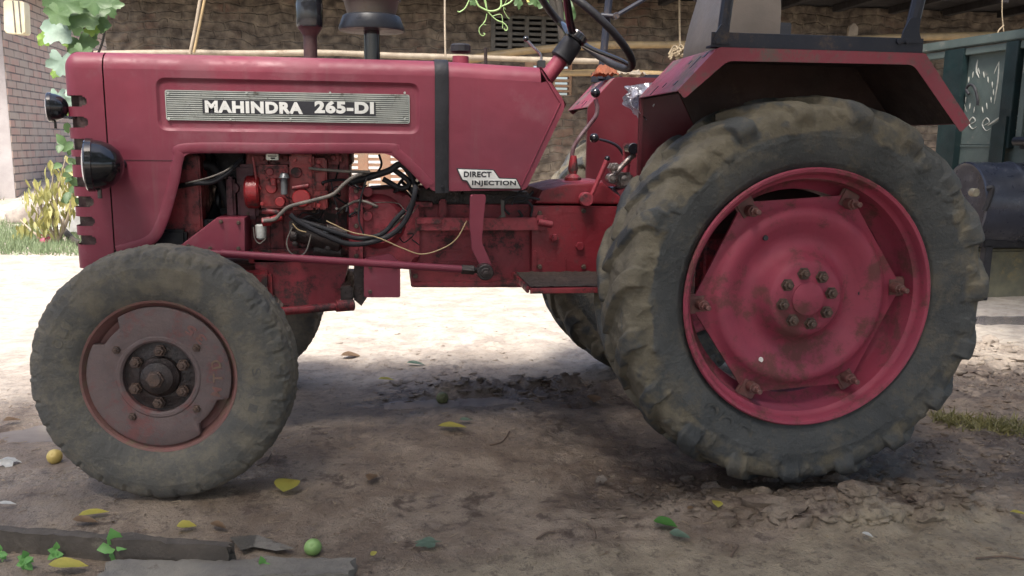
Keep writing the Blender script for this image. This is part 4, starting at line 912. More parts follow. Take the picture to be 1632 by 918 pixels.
# far hinged stay seen beside the steering wheel
h0 = at(958, 24, 1.46); h1_ = at(981, 26, 1.44); h2_ = at(1030, -3, 1.44); cyl(bm, h0, h1_, .011, 10); cyl(bm, h1_, h2_+(h2_-h1_)*1.2, .011, 10); cyl(bm, h1_+Vector((0, -.02, 0)), h1_+Vector((0, .02, 0)), .016, 12)
cyl(bm, at(1098, -14, 1.4), at(1136, 26, 1.4), .013, 10); part('canopy_stay', bm, IRON)
# seat
bm = bmesh.new(); a = at(1136, 60, .60); b = at(1228, 60, .60)
sp = [(a.x+.01, 1.20), (b.x+.0, 1.20), (b.x+.0, 1.62), (b.x-.02, 1.80), (a.x+.07, 1.80), (a.x+.015, 1.60), (a.x-.005, 1.50)]
prism(bm, roundp(sp, .03), .52, .92, .035, 4); SEAT = part('backrest', bm, SEATM)
bm = bmesh.new(); box(bm, a.x-.06, a.x+.30, .50, .94, 1.10, 1.20, .03); part('seat', bm, SEATM)
bm = bmesh.new(); box(bm, a.x+.02, a.x+.25, .60, .84, .80, 1.10, .01); part('seat_bracket', bm, BLK)
bm = bmesh.new(); a = at(1228, 56, 1.42); b = at(1256, 38, 1.42); box(bm, a.x, b.x, 1.38, 1.46, a.z-.08, b.z, .004); a = at(1235, 40, 1.42); cyl(bm, a, a+Vector((0, -.03, .0)), .02, 16); BX = part('rear_lamp_box', bm, BLK)
bm = bmesh.new(); tube(bm, [at(1240, 44, 1.4), at(1230, 36, 1.4), at(1222, 22, 1.38), at(1214, 4, 1.36)], .0025, 6); part('wire', bm, BLKM, BX)

# ------------------------------------------------------------------ cloths on the tractor
def cloth(name, corner_fn, nu, nv, mat, label, cat, thick=.003):
    bm = bmesh.new(); V = [[bm.verts.new(corner_fn(i/nu, j/nv)) for i in range(nu+1)] for j in range(nv+1)]
    for j in range(nv):
        for i in range(nu): bm.faces.new((V[j][i], V[j][i+1], V[j+1][i+1], V[j+1][i]))
    bmesh.ops.solidify(bm, geom=bm.faces[:], thickness=thick); me = fin(bm, name, 60); o = link(name, me, mat); tag(o, label, cat); return o
def sil(u, v):
    px = 1050-58*u*(1-.25*sstep(.6, 1, v))+3*sin(v*8); py = 130+8*u+v*(40+24*sin(u*3.0)**2)
    q = at(px, py, .385-.03*u); q.y += .022*sin(u*11+v*4)+.03*fbm(u*4, v*3, 1, 3)-.03*sin(v*pi); q.x += .008*fbm(u*6, v*6, 4, 2); return q
cloth('silver_sheet', sil, 34, 26, SILV, 'crumpled silver sheet tucked under the front of the near red fender', 'sheet')
def orag(u, v):
    a = at(945+34*u, 116, 1.28); h = .045*sin(pi*u)**.5*(sin(pi*v)); return Vector((a.x, 1.18+.16*v, at(960, 117, 1.18).z+h+.012*fbm(u*5, v*5, 3, 3)))
cloth('orange_rag', orag, 24, 14, pmat('orange_cloth', (.36, .11, .05), (.24, .09, .05), 20, .8, bump=.4), 'small orange rag bundled on the far fender under the steering wheel', 'rag')
def wrag(u, v):
    a = at(975+45*u, 118, 1.3); return Vector((a.x, 1.16+.18*v, at(990, 118, 1.16).z+.025*sin(pi*u)*sin(pi*v)+.02*max(0, fbm(u*6, v*6, 5, 3))))
cloth('pale_rag', wrag, 24, 14, pmat('pale_cloth', (.42, .36, .28), (.3, .26, .2), 20, .85, bump=.4), 'pale crumpled rag beside the orange one on the far fender', 'rag')

# ------------------------------------------------------------------ BACK WALL
YW = 6.0
wx0 = at(168, 60, YW).x; wx1 = 9.5; wz1 = 2.56
def wall_mat():
    m = bpy.data.materials.new('mud_brick'); m.use_nodes = True; n = m.node_tree.nodes; L = m.node_tree.links; b = n['Principled BSDF']
    tc = n.new('ShaderNodeTexCoord'); mp = n.new('ShaderNodeMapping'); mp.inputs['Rotation'].default_value = (radians(-90), 0, 0); L.new(tc.outputs['Object'], mp.inputs[0])
    ns = n.new('ShaderNodeTexNoise'); ns.inputs['Scale'].default_value = 3; ns.inputs['Detail'].default_value = 6; L.new(tc.outputs['Object'], ns.inputs['Vector'])
    ad = n.new('ShaderNodeMixRGB'); ad.blend_type = 'LINEAR_LIGHT'; ad.inputs[0].default_value = .10; L.new(mp.outputs[0], ad.inputs[1]); L.new(ns.outputs['Color'], ad.inputs[2])
    br = n.new('ShaderNodeTexBrick'); L.new(ad.outputs[0], br.inputs['Vector']); br.inputs['Scale'].default_value = 1; br.inputs['Brick Width'].default_value = .25; br.inputs['Row Height'].default_value = .085; br.inputs['Mortar Size'].default_value = .012; br.inputs['Mortar Smooth'].default_value = .6
    br.inputs['Color1'].default_value = (.155, .080, .056, 1); br.inputs['Color2'].default_value = (.125, .085, .062, 1); br.inputs['Mortar'].default_value = (.12, .096, .073, 1)
    n2 = n.new('ShaderNodeTexNoise'); n2.inputs['Scale'].default_value = 2.1; n2.inputs['Detail'].default_value = 10; n2.inputs['Roughness'].default_value = .7; L.new(tc.outputs['Object'], n2.inputs['Vector'])
    cr = n.new('ShaderNodeValToRGB'); cr.color_ramp.elements[0].position = .28; cr.color_ramp.elements[1].position = .47; L.new(n2.outputs[0], cr.inputs[0])
    n3 = n.new('ShaderNodeTexNoise'); n3.inputs['Scale'].default_value = 11; n3.inputs['Detail'].default_value = 8; L.new(tc.outputs['Object'], n3.inputs['Vector'])
    c3 = n.new('ShaderNodeValToRGB'); c3.color_ramp.elements[0].color = (.055, .042, .032, 1); c3.color_ramp.elements[1].color = (.18, .146, .108, 1); c3.color_ramp.elements[0].position = .35; c3.color_ramp.elements[1].position = .68; L.new(n3.outputs[0], c3.inputs[0])
    mx = n.new('ShaderNodeMixRGB'); L.new(cr.outputs[0], mx.inputs[0]); L.new(br.outputs[0], mx.inputs[1]); L.new(c3.outputs[0], mx.inputs[2]); L.new(mx.outputs[0], b.inputs['Base Color'])
    b.inputs['Roughness'].default_value = .9; bp = n.new('ShaderNodeBump'); bp.inputs['Distance'].default_value = .03; bp.inputs['Strength'].default_value = .8
    m2 = n.new('ShaderNodeMath'); m2.operation = 'MULTIPLY_ADD'; m2.inputs[1].default_value = -.6; L.new(br.outputs['Fac'], m2.inputs[0]); L.new(n3.outputs[0], m2.inputs[2]); L.new(m2.outputs[0], bp.inputs['Height']); L.new(bp.outputs[0], b.inputs['Normal']); return m
WALLM = wall_mat()
vx0, vz1 = at(786, 26, YW).x, at(786, 26, YW).z; vx1, vz0 = at(892, 82, YW).x, at(892, 82, YW).z
def opn(a, b, c, d): p, q = at(a, d, YW), at(c, b, YW); return (p.x, q.x, p.z, q.z)
J1 = opn(836, 94, 913, 152); J2 = opn(556, 236, 650, 318)
op = [(vx0, vx1, vz0, vz1), J1, J2]
xs_ = sorted(set(list(np.arange(wx0, wx1, .045))+[v for o_ in op for v in o_[:2]])); zs_ = sorted(set(list(np.arange(-.1, wz1, .045))+[v for o_ in op for v in o_[2:]]))
bm = bmesh.new()
def dsp(x, z): return .03*fbm(x*3, z*3, 2, 4)+.022*fbm(x*9, z*12, 5, 4)
for yb_, sg in ((YW, 1), (YW+.25, 0)):
    g = [[bm.verts.new((x, yb_+(dsp(x, z) if sg else 0), z)) for x in xs_] for z in zs_]
    for j in range(len(zs_)-1):
        for i in range(len(xs_)-1):
            xc = (xs_[i]+xs_[i+1])/2; zc = (zs_[j]+zs_[j+1])/2
            if any(a < xc < b_ and c < zc < d for a, b_, c, d in op): continue
            bm.faces.new((g[j][i], g[j][i+1], g[j+1][i+1], g[j+1][i]))
    if sg: g0 = g
    else: g1 = g
def lip(i0, j0, i1, j1): bm.faces.new((g0[j0][i0], g0[j1][i1], g1[j1][i1], g1[j0][i0]))
for j in range(len(zs_)-1): lip(0, j, 0, j+1); lip(len(xs_)-1, j, len(xs_)-1, j+1)
for i in range(len(xs_)-1): lip(i, len(zs_)-1, i+1, len(zs_)-1)
for a, b_, c, d in op:
    ia, ib = xs_.index(a), xs_.index(b_); jc, jd = zs_.index(c), zs_.index(d)
    for i in range(ia, ib): lip(i, jc, i+1, jc); lip(i, jd, i+1, jd)
    for j in range(jc, jd): lip(ia, j, ia, j+1); lip(ib, j, ib, j+1)
WL = tag(link('back_wall', fin(bm, 'back_wall', 60), WALLM), 'long mud and brick wall with grille openings behind the tractor', 'wall')
# small dark ventilator (closed at the back by a board)
VM = pmat('grey_concrete_grille', (.12, .115, .10), (.08, .075, .065), 14, .85, bump=.4)
bm = bmesh.new()
for k in range(7):
    z = vz0+(vz1-vz0)*(k)/6; box(bm, vx0, vx1, YW-.01, YW+.10, z-.014, z+.014, .003)
for k in range(5):
    x = vx0+(vx1-vx0)*k/4; box(bm, x-.022, x+.022, YW-.013, YW+.098, vz0-.01, vz1+.01, .003)
link('ventilator', fin(bm, 'ventilator'), VM, WL)
bm = bmesh.new(); box(bm, vx0-.02, vx1+.02, YW+.26, YW+.28, vz0-.02, vz1+.02); link('ventilator_board', fin(bm, 'v'), BLKM, WL)
# open brick screen
JM = pmat('brick_screen', (.45, .24, .15), (.38, .27, .18), 9, .9, bump=.5)
for jx0, jx1, jz0, jz1 in (J1, J2):
    bm = bmesh.new(); n_r = max(3, int(round((jz1-jz0)/.056))); pitch = (jz1-jz0)/n_r
    for k in range(n_r+1):
        z = jz0+pitch*k; box(bm, jx0, jx1, YW+.04, YW+.13, z-pitch*.24, z+pitch*.24, .003)
    x = jx1; k = 0
    while x > jx0-.02:
        box(bm, x-.05 if k else x-.02, x+.05 if k else x+.02, YW+.03, YW+.14, jz0, jz1, .004); k += 1; x -= .22
    link('brick_screen', fin(bm, 'brick_screen'), JM, WL)
# roof with clay tiles
bm = bmesh.new(); TILE = pmat('clay_tile', (.20, .10, .065), (.10, .065, .05), 6, .9, bump=.5, dirt=(.05, .045, .035), damt=.5)
ey, ez = YW-.9, 2.66
v = [bm.verts.new(p) for p in ((wx0-.3, ey, ez), (wx1, ey, ez), (wx1, YW+2.2, ez+1.35), (wx0-.3, YW+2.2, ez+1.35))]; f = bm.faces.new(v); bmesh.ops.solidify(bm, geom=[f], thickness=.05)
RF = tag(link('tiled_roof', fin(bm, 'roof'), TILE), 'low dark clay tiled roof overhanging the mud wall', 'roof')
bm = bmesh.new(); x = wx0-.25; k = 0
while x < wx1-.1:
    dz = random.uniform(-.012, .012); yo = random.uniform(-.06, .03); a = Vector((x, ey-.03+yo, ez-.0+dz)); b = a+Vector((random.uniform(-.01, .01), .7, .34)); tube(bm, [a, a.lerp(b, .5), b], .055, 8, 1, flat=.6); x += .125; k += 1
link('eave_tiles', fin(bm, 'tiles'), TILE, RF)
bm = bmesh.new(); x = wx0
while x < wx1: tube(bm, [(x, ey-.05, ez-.07), (x, YW+.3, ez+.43)], .035, 8, 1); x += .62
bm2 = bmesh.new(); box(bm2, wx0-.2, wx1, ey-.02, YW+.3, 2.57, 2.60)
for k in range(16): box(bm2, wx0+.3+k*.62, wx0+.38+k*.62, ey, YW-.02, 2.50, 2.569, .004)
link('soffit', fin(bm2, 'soffit'), pmat('shaded_wood', (.012, .009, .008), (.008, .006, .006), 8, .9, bump=.4), RF)  # wood colour set near black to carry the shade under the eave
link('rafters', fin(bm, 'rafters'), pmat('old_wood', (.10, .07, .045), (.06, .045, .03), 8, .85, bump=.4), RF)

# bamboo poles and sticks
BAM = pmat('pale_bamboo', (.36, .30, .22), (.25, .20, .145), 12, .6, bump=.2, dirt=(.2, .15, .1), damt=.3)
BAMY = pmat('yellow_bamboo', (.38, .27, .13), (.26, .19, .10), 9, .55, bump=.2, dirt=(.15, .11, .07), damt=.3)
def pole(pts, Y, rp, mat, label, group=None, nodes=True, name='bamboo_pole'):
    bm = bmesh.new(); q = [at(p[0], p[1], p[2] if len(p) > 2 else Y) for p in pts]; r0 = rp*pxm(800, 80, Y)
    tube(bm, q, (lambda t: r0*(1+.10*exp(-(((t*9) % 1-.5)/.05)**2)+.06*sin(t*23))) if nodes else r0, 10, 14)
    o = link(name, fin(bm, name, 60), mat); tag(o, label, 'pole', group); return o
pole([(150, 86), (300, 84), (420, 85), (520, 84), (640, 89), (760, 92), (880, 96), (960, 98)], 5.4, 4.6, BAM, 'long pale crooked pole lying level behind the bonnet along the mud wall')
pole([(730, 98), (800, 86), (870, 78), (960, 72), (1080, 71), (1140, 68), (1260, 66), (1500, 58), (1632, 56)], 5.6, 6.0, BAMY, 'thick yellow bamboo pole running behind the steering wheel and on over the fender')
pole([(820, 118), (890, 117), (950, 116), (1060, 118)], 5.5, 5, BAMY, 'short lower bamboo pole showing under the steering column')
pole([(322, -20), (314, 30), (303, 86)], 5.2, 2.6, BAM, 'thin leaning cane, left one of the pair behind the bonnet', None, False, 'leaning_cane')
pole([(330, -20), (318, 40), (309, 84)], 5.15, 2.0, BAMY, 'thin leaning cane, right one of the pair behind the bonnet', None, False, 'leaning_cane')
pole([(709, -20), (709, 40), (710, 90)], 5.0, 1.6, BAM, 'straight upright stick behind the fuel cap', None, False, 'upright_stick')
ROPE = pmat('jute_rope', (.32, .26, .17), (.22, .17, .11), 40, .9, bump=.5, bscale=200)
bm = bmesh.new(); tube(bm, [at(1083, -30, 5.35), at(1083, 30, 5.35), at(1084, 84, 5.35)], .010, 8); 
for k in range(9): a = at(1080+random.uniform(-8, 8), 84+random.uniform(-5, 6), 5.33); tube(bm, [a, a+Vector((.03, -.03, .02)), a+Vector((.01, .02, .05)), a+Vector((-.04, .01, -.03))], .010, 7)
tag(link('knotted_rope', fin(bm, 'rope'), ROPE), 'knotted jute rope hanging round the bamboo pole behind the steering wheel', 'rope')
bm = bmesh.new(); tube(bm, [at(1598, -20, 5.0), at(1597, 20, 5.0), at(1600, 54, 5.0)], .005, 6); tube(bm, [at(1600, 40, 5.0), at(1592, 48, 5.0), at(1590, 54, 5.0)], .006, 6)
tag(link('hanging_string', fin(bm, 'string'), ROPE), 'thin pale string hanging over the green trailer', 'string')
bm = bmesh.new(); a = at(1362, 52, 5.7); prism(bm, roundp(xz([(1352, 62), (1354, 42), (1362, 36), (1368, 44), (1366, 62)], 5.7), .01), 5.7, 5.74, .004)
tag(link('clay_flake', fin(bm, 'flake'), BAM), 'small pale slab leaning on the mud wall above the fender', 'slab')

# ------------------------------------------------------------------ BRICK HOUSE, left
def brick_mat():
    m = bpy.data.materials.new('brick_house'); m.use_nodes = True; n = m.node_tree.nodes; L = m.node_tree.links; b = n['Principled BSDF']
    tc = n.new('ShaderNodeTexCoord'); br = n.new('ShaderNodeTexBrick'); L.new(tc.outputs['UV'], br.inputs['Vector']); br.inputs['Scale'].default_value = 1
    br.inputs['Brick Width'].default_value = .34; br.inputs['Row Height'].default_value = .105; br.inputs['Mortar Size'].default_value = .010; br.inputs['Mortar Smooth'].default_value = .3
    br.inputs['Color1'].default_value = (.50, .32, .26, 1); br.inputs['Color2'].default_value = (.44, .36, .30, 1); br.inputs['Mortar'].default_value = (.16, .14, .13, 1)
    n3 = n.new('ShaderNodeTexNoise'); n3.inputs['Scale'].default_value = 5; n3.inputs['Detail'].default_value = 9; L.new(tc.outputs['Object'], n3.inputs['Vector'])
    cr = n.new('ShaderNodeValToRGB'); cr.color_ramp.elements[0].position = .42; cr.color_ramp.elements[1].position = .62; L.new(n3.outputs[0], cr.inputs[0])
    mx = n.new('ShaderNodeMixRGB'); L.new(cr.outputs[0], mx.inputs[0]); L.new(br.outputs[0], mx.inputs[1]); mx.inputs[2].default_value = (.48, .42, .35, 1); 
    mm = n.new('ShaderNodeMath'); mm.operation = 'MULTIPLY'; mm.inputs[1].default_value = .5; L.new(cr.outputs[0], mm.inputs[0]); L.new(mm.outputs[0], mx.inputs[0])
    L.new(mx.outputs[0], b.inputs['Base Color']); b.inputs['Roughness'].default_value = .9
    bp = n.new('ShaderNodeBump'); bp.inputs['Distance'].default_value = .02; bp.inputs['Strength'].default_value = .9; bp.invert = True; L.new(br.outputs['Fac'], bp.inputs['Height']); L.new(bp.outputs[0], b.inputs['Normal']); return m
Bc = at(15, 180, 10.0); Bd = at(100, 180, 12.2); dirb = Vector((Bd.x-Bc.x, Bd.y-Bc.y, 0)).normalized(); Be = Vector((Bc.x, Bc.y, 0))+dirb*9
BH = empty('brick_house', (Bc.x, Bc.y, .3)); tag(BH, 'red brick house side with a plastered corner at the left edge', 'house')
def quadwall(name, p, q, z0, z1, th, mat, uv=True):
    p = Vector((p[0], p[1], 0)); q = Vector((q[0], q[1], 0)); d = (q-p).normalized(); nn = Vector((-d.y, d.x, 0)); me = bpy.data.meshes.new(name)
    vs = [p, q, q+nn*th, p+nn*th]; V = [(v.x-Bc.x, v.y-Bc.y, z-.3) for z in (z0, z1) for v in vs]
    me.from_pydata(V, [], [(0, 1, 5, 4), (1, 2, 6, 5), (2, 3, 7, 6), (3, 0, 4, 7), (4, 5, 6, 7), (3, 2, 1, 0)])
    uvl = me.uv_layers.new(name='UVMap')
    for poly in me.polygons:
        for li in poly.loop_indices:
            c = Vector(V[me.loops[li].vertex_index]); w_ = c+Vector((Bc.x, Bc.y, .3)); uvl.data[li].uv = ((w_.xy-p.xy).dot(d.xy)+(w_.xy-p.xy).dot(nn.xy), w_.z)
    return link(name, me, mat, BH)
quadwall('brick_wall', Bc, Be, .1, 3.3, .3, brick_mat())
PL = pmat('grey_plaster', (.42, .39, .38), (.32, .29, .28), 2.5, .85, bump=.4, bscale=14, dirt=(.22, .18, .16), damt=.3, dscale=2)
fl = Vector((Bc.x-6, Bc.y-.6, 0)); quadwall('plaster_wall', fl, Vector((Bc.x-.01, Bc.y-.01, 0)), .1, 3.3, .29, PL)
bm = bmesh.new(); box(bm, -6.2, -.28, -.55, -.12, -.2, .32, .02); link('plinth', fin(bm, 'plinth'), PL, BH)
bm = bmesh.new(); q = dirb; 
vv = [Vector((-6, -1.2, 2.95)), Vector((.5, -.7, 2.95)), Vector((.5, -.7, 2.95))+dirb*9.5, Vector((-6, 8.5, 3.9))]
f = bm.faces.new([bm.verts.new(v) for v in vv]); bmesh.ops.solidify(bm, geom=[f], thickness=.12); link('roof', fin(bm, 'r'), TILE, BH)
# cream can hung on the corner
c = at(27, 28, 9.6); s = pxm(27, 28, 9.6); CAN = pmat('cream_plastic', (.85, .80, .62), (.75, .68, .48), 6, .4, bump=.05, trans=.35)
bm = bmesh.new(); prism(bm, roundp([(c.x-17*s, c.z-27*s), (c.x+16*s, c.z-29*s), (c.x+18*s, c.z+25*s), (c.x-14*s, c.z+27*s)], .03), 9.5, 9.68, .025, 3)
CN = empty('plastic_can', (c.x, 9.6, c.z-.2)); tag(CN, 'bright cream plastic can hung on the corner of the brick house', 'can')
me = fin(bm, 'can'); me.transform(Matrix.Translation((-c.x, -9.6, -(c.z-.2)))); link('can_body', me, CAN, CN)
bm = bmesh.new()
for dx in (1, 10): box(bm, dx*s-.006, dx*s+.006, -.112, -.098, .2-26*s, .2+25*s)
tube(bm, [(-.06, -.02, .2+27*s), (-.03, -.02, .2+40*s), (.05, -.02, .2+40*s), (.07, -.02, .2+25*s)], .008, 6); link('can_cord', fin(bm, 'cord'), HOSE, CN)

# ------------------------------------------------------------------ TRAILER, right
GRN = pmat('faded_green_paint', (.075, .098, .092), (.055, .074, .070), 5, .5, bump=.15, dirt=(.15, .15, .13), damt=.35, dscale=6)
GRND = pmat('dark_green_paint', (.008, .022, .024), (.006, .014, .016), 6, .45, bump=.15, dirt=(.06, .07, .06), damt=.3)
pA = at(1475, 84, 4.7)
lo, hi = 1.5, 4.7
for _ in range(30):
    mid = (lo+hi)/2; q = at(1632, 62, mid)
    if q.z < pA.z: hi_, lo = hi, lo; lo = mid if q.z < pA.z and False else lo; hi = hi; lo = mid
    else: hi = mid
pB = at(1632, 62, (lo+hi)/2); td = Vector((pB.x-pA.x, pB.y-pA.y, 0)).normalized(); TH = atan2(td.y, td.x)
TR = empty('farm_trailer', (pA.x, pA.y, 0), TH); tag(TR, 'dark green steel farm trailer with white painted patterns behind the rear tyre', 'trailer')
def tl(px, py, off=0):        # picture point -> trailer-local (u, z) on its side plane shifted by off
    n2 = Vector((-td.y, td.x, 0)); o_ = Vector((pA.x, pA.y, 0))+n2*off; d = ray(px, py); C_ = Vector(CAM); t = (o_-C_).dot(n2)/d.dot(n2); p = C_+d*t
    return ((p-o_).dot(td), p.z)
def tpart(name, bm, mat, par=None): return link(name, fin(bm, name), mat, par or TR)
zr = pA.z; Lr = 2.6
bm = bmesh.new(); box(bm, -.02, Lr, -.03, .05, zr, zr+.075, .008); box(bm, .03, Lr, -.015, .04, zr-.07, zr-.012, .005); tpart('top_rail', bm, GRN)
zm = tl(1560, 232)[1]; u0 = tl(1512, 150)[0]; zbot = tl(1560, 262)[1]-.35
bm = bmesh.new(); box(bm, u0-.05, Lr, .03, .045, zm+.01, zr-.05, .002); tpart('side_panel', bm, GRN)
bm = bmesh.new(); box(bm, u0-.05, Lr, .028, .043, zbot, zm-.006, .002); box(bm, u0-.05, Lr, .02, .05, zm-.012, zm+.004, .001); tpart('lower_panel', bm, GRN)
for (a, b_) in ((1500, 1530), (1596, 1616)):
    ua, ub = tl(a, 150, -.03)[0], tl(b_, 150, -.03)[0]; bm = bmesh.new(); box(bm, ua, ub, -.035, .028, zm-.02 if a > 1550 else zbot, zr-.01, .004); tpart('post', bm, GRND)
ua, ub = tl(1582, 200, -.05)[0], tl(1604, 200, -.05)[0]; bm = bmesh.new(); z1_ = tl(1590, 190, -.05)[1]; prism(bm, [(ua, zbot), (ub, zbot), (ub, z1_+.02), (ua, z1_-.05)], -.06, -.036, .003); tpart('post', bm, GRND)
ua = tl(1626, 150, -.03)[0]; bm = bmesh.new(); box(bm, ua, ua+.06, -.035, .028, zm, zr-.01, .004); tpart('post', bm, GRN)
PW = pmat('white_chalk_paint', (.45, .45, .40), (.28, .29, .26), 30, .8, bump=.1)
bm = bmesh.new()
def stroke(pts, w_=.006, off=.026):
    q = [tl(a, b, off) for a, b in pts]; tube(bm, [(u, off+.002, z) for u, z in q], lambda t: w_*sin(pi*(.12+.8*t)), 6, 5, flat=1)
for x0 in (1560,):
    for k in range(6):
        a = -1 if k % 2 else 1
    for (dx, dy) in ((0, 0), (8, 6), (15, 14), (22, 22), (24, 34), (20, 46), (13, 56), (6, 62)):
        for sg in (1, -1): stroke([(x0-1+sg*dx, 108+dy), (x0-1+sg*(dx*.92+2), 118+dy)], .005)
stroke([(1558, 95), (1556, 112), (1560, 124)], .008); stroke([(1530, 100), (1526, 120), (1534, 135)], .004); stroke([(1525, 98), (1530, 140), (1540, 178)], .004)
stroke([(1592, 98), (1590, 130), (1584, 166)], .006); stroke([(1592, 98), (1586, 112), (1584, 118)], .004); stroke([(1616, 90), (1618, 120), (1624, 160)], .005); stroke([(1616, 95), (1622, 100)], .004)
for x0, y0, s_ in ((1550, 196, 1), (1572, 198, 1.1), (1620, 196, 1.3)): stroke([(x0-4*s_, y0+2), (x0+4*s_, y0-3*s_), (x0, y0-9*s_), (x0-6*s_, y0), (x0-1, y0+9*s_), (x0+6*s_, y0+6*s_)], .006)
stroke([(1574, 200), (1586, 192), (1597, 184)], .009)
tpart('painted_pattern', bm, PW)
bm = bmesh.new(); q = [tl(a, b, .0) for a, b in ((1544, 150), (1540, 142), (1546, 135), (1553, 140), (1558, 158), (1558, 168))]; tube(bm, [(u, .0, z) for u, z in q], .011, 8); tpart('tailgate_hook', bm, BLKM)
bm = bmesh.new(); q = tl(1624, 225, -.1); cyl(bm, (q[0]-.04, -.1, q[1]), (q[0]+.3, -.1, q[1]), .035, 16); box(bm, q[0], q[0]+.1, -.1, -.03, q[1]-.06, q[1]+.03, .01); tpart('side_bracket', bm, BLK)
bm = bmesh.new(); box(bm, u0, Lr, .1, .9, zbot-.05, zbot+.04, .01); box(bm, u0, u0+.04, .05, .9, zbot, zr-.05, .005); tpart('trailer_bed', bm, GRND)
# black oil drum lying in front
DR = pmat('black_drum_paint', (.016, .018, .030), (.028, .032, .048), 6, .32, .1, bump=.12, bscale=25, dirt=(.10, .10, .11), damt=.35, dscale=6)
ycen = 3.35; dc = at(1600, 325, ycen); Rd = 60*pxm(1600, 325, ycen); d0 = at(1531, 320, ycen); bm = bmesh.new()
kk = pxm(1600, 325, ycen)/pxm(1600, 325, 2.35)
pr = [(0, .01), (Rd*.9, .01), (Rd*.96, 0), (Rd, .008), (Rd, .03)]
for k in range(1, 4): zc = .28*k*1.15; pr += [(Rd*.985, zc-.03), (Rd*1.0, zc-.016), (Rd*1.02, zc), (Rd*1.0, zc+.016), (Rd*.985, zc+.03)]
pr += [(Rd, 1.1), (Rd*.96, 1.12), (0, 1.11)]
M = axm((d0.x+.02, ycen, dc.z), (1, -.12, 0)); lathe(bm, pr, M, 56)
DRUM = tag(link('oil_drum', fin(bm, 'drum', 45), DR), 'black steel drum lying on its side behind the rear tyre', 'drum')
bm = bmesh.new(); a = at(1556, 307, ycen-Rd-.02); cyl(bm, a, a+Vector((0, .05, 0)), .030, 18); link('drum_bung', fin(bm, 'bung'), pmat('brassy_cap', (.25, .23, .17), (.15, .13, .1), 20, .5, metal=.4), DRUM)
bm = bmesh.new(); a = at(1572, 300, ycen-Rd); tube(bm, [a, a+Vector((.03, -.02, .0)), a+Vector((.03, 0, -.09)), a+Vector((.02, .02, -.16))], .02, 8); link('drum_handle', fin(bm, 'handle'), BLKM, DRUM)
# iron cradle + block
bm = bmesh.new(); z_ = at(1600, 386, ycen).z; box(bm, d0.x+.08, d0.x+1.3, ycen-.2, ycen+.25, z_-.02, z_+.05, .01)
box(bm, d0.x+.1, d0.x+.16, ycen-.2, ycen-.14, .0, z_, .004)
tag(link('drum_cradle', fin(bm, 'cradle'), BLKM), 'low dark iron cradle carrying the black drum', 'cradle')
bm = bmesh.new(); a = at(1560, 455, 3.3); b = at(1632, 397, 3.3); box(bm, a.x, a.x+1.8, 3.3, 3.7, -.03, b.z, .02); 
for v in bm.verts: v.co += Vector((.01*fbm(v.co.x*5, v.co.z*9, 1, 2), .01*fbm(v.co.x*7, v.co.z*7, 4, 2), .0))
tag(link('concrete_block', fin(bm, 'block'), pmat('mossy_concrete', (.17, .16, .11), (.10, .10, .075), 7, .9, bump=.6, bscale=30, dirt=(.22, .18, .10), damt=.4, dscale=5)), 'mossy weathered concrete block under the black drum', 'block')

# ------------------------------------------------------------------ LEAVES AND PLANTS
def leafm(name, c1, c2, tr=.35): return pmat(name, c1, c2, 9, .5, .1, bump=.15, bscale=60, trans=tr)
LG = leafm('gourd_leaf', (.11, .19, .07), (.07, .13, .05)); LB = leafm('bluish_leaf', (.24, .33, .26), (.15, .22, .16), .2); LD = leafm('trellis_leaf', (.06, .13, .03), (.04, .09, .025), .3)
LY = leafm('yellow_leaf', (.68, .60, .16), (.52, .50, .14)); LW = leafm('wilting_leaf', (.42, .38, .12), (.24, .25, .09)); LS = leafm('seedling_leaf', (.16, .38, .10), (.11, .28, .07)); LBR = leafm('dry_leaf', (.30, .20, .12), (.20, .13, .08), .1)
STM = pmat('green_stem', (.34, .50, .20), (.26, .40, .15), 12, .5, bump=.1); DST = pmat('dark_vine_stem', (.03, .03, .025), (.05, .04, .03), 12, .7, bump=.3)
def leaf(bm, base, d, up, L, W, kind='ovate', curl=.2, n=7):
    d = Vector(d).normalized(); s = d.cross(Vector(up)).normalized(); u = s.cross(d)
    if kind == 'lobed':
        c = Vector(base)+d*L*.42; cv = bm.verts.new(c-u*L*.05); ring = []; N = 44
        for i in range(N):
            t = 2*pi*i/N; r = .5*(1+.17*cos(5*t)+.05*sin(13*t)+.05*cos(21*t)); r *= 1-.55*exp(-((abs(t-pi))/.28)**2)
            p = c+d*(L*r*cos(t))+s*(W*r*sin(t)); p += u*(L*(curl*(-(r*2)**2*.35)+.05*sin(3*t+base[0]*9))); ring.append(bm.verts.new(p))
        for i in range(N): bm.faces.new((cv, ring[i], ring[(i+1) % N]))
        return
    rows = []
    for i in range(n+1):
        t = i/n; w_ = W*.5*(sin(pi*t**.75)**.9*(1+.22*noise.noise((t*5, L*90+base[0]*9, 1))) if 0 < t < 1 else 0); p = Vector(base)+d*(L*t)-u*(curl*L*t*t)
        if w_ < 1e-6: rows.append([bm.verts.new(p)])
        else: rows.append([bm.verts.new(p-s*w_+u*w_*.35), bm.verts.new(p), bm.verts.new(p+s*w_+u*w_*.35)])
    for A, B in zip(rows, rows[1:]):
        if len(A) == 1: bm.faces.new((A[0], B[1], B[0])); bm.faces.new((A[0], B[2], B[1]))
        elif len(B) == 1: bm.faces.new((A[0], A[1], B[0])); bm.faces.new((A[1], A[2], B[0]))
        else: bm.faces.new((A[0], A[1], B[1], B[0])); bm.faces.new((A[1], A[2], B[2], B[1]))
def rv(a=1): return Vector((random.uniform(-a, a), random.uniform(-a, a), random.uniform(-a, a)))
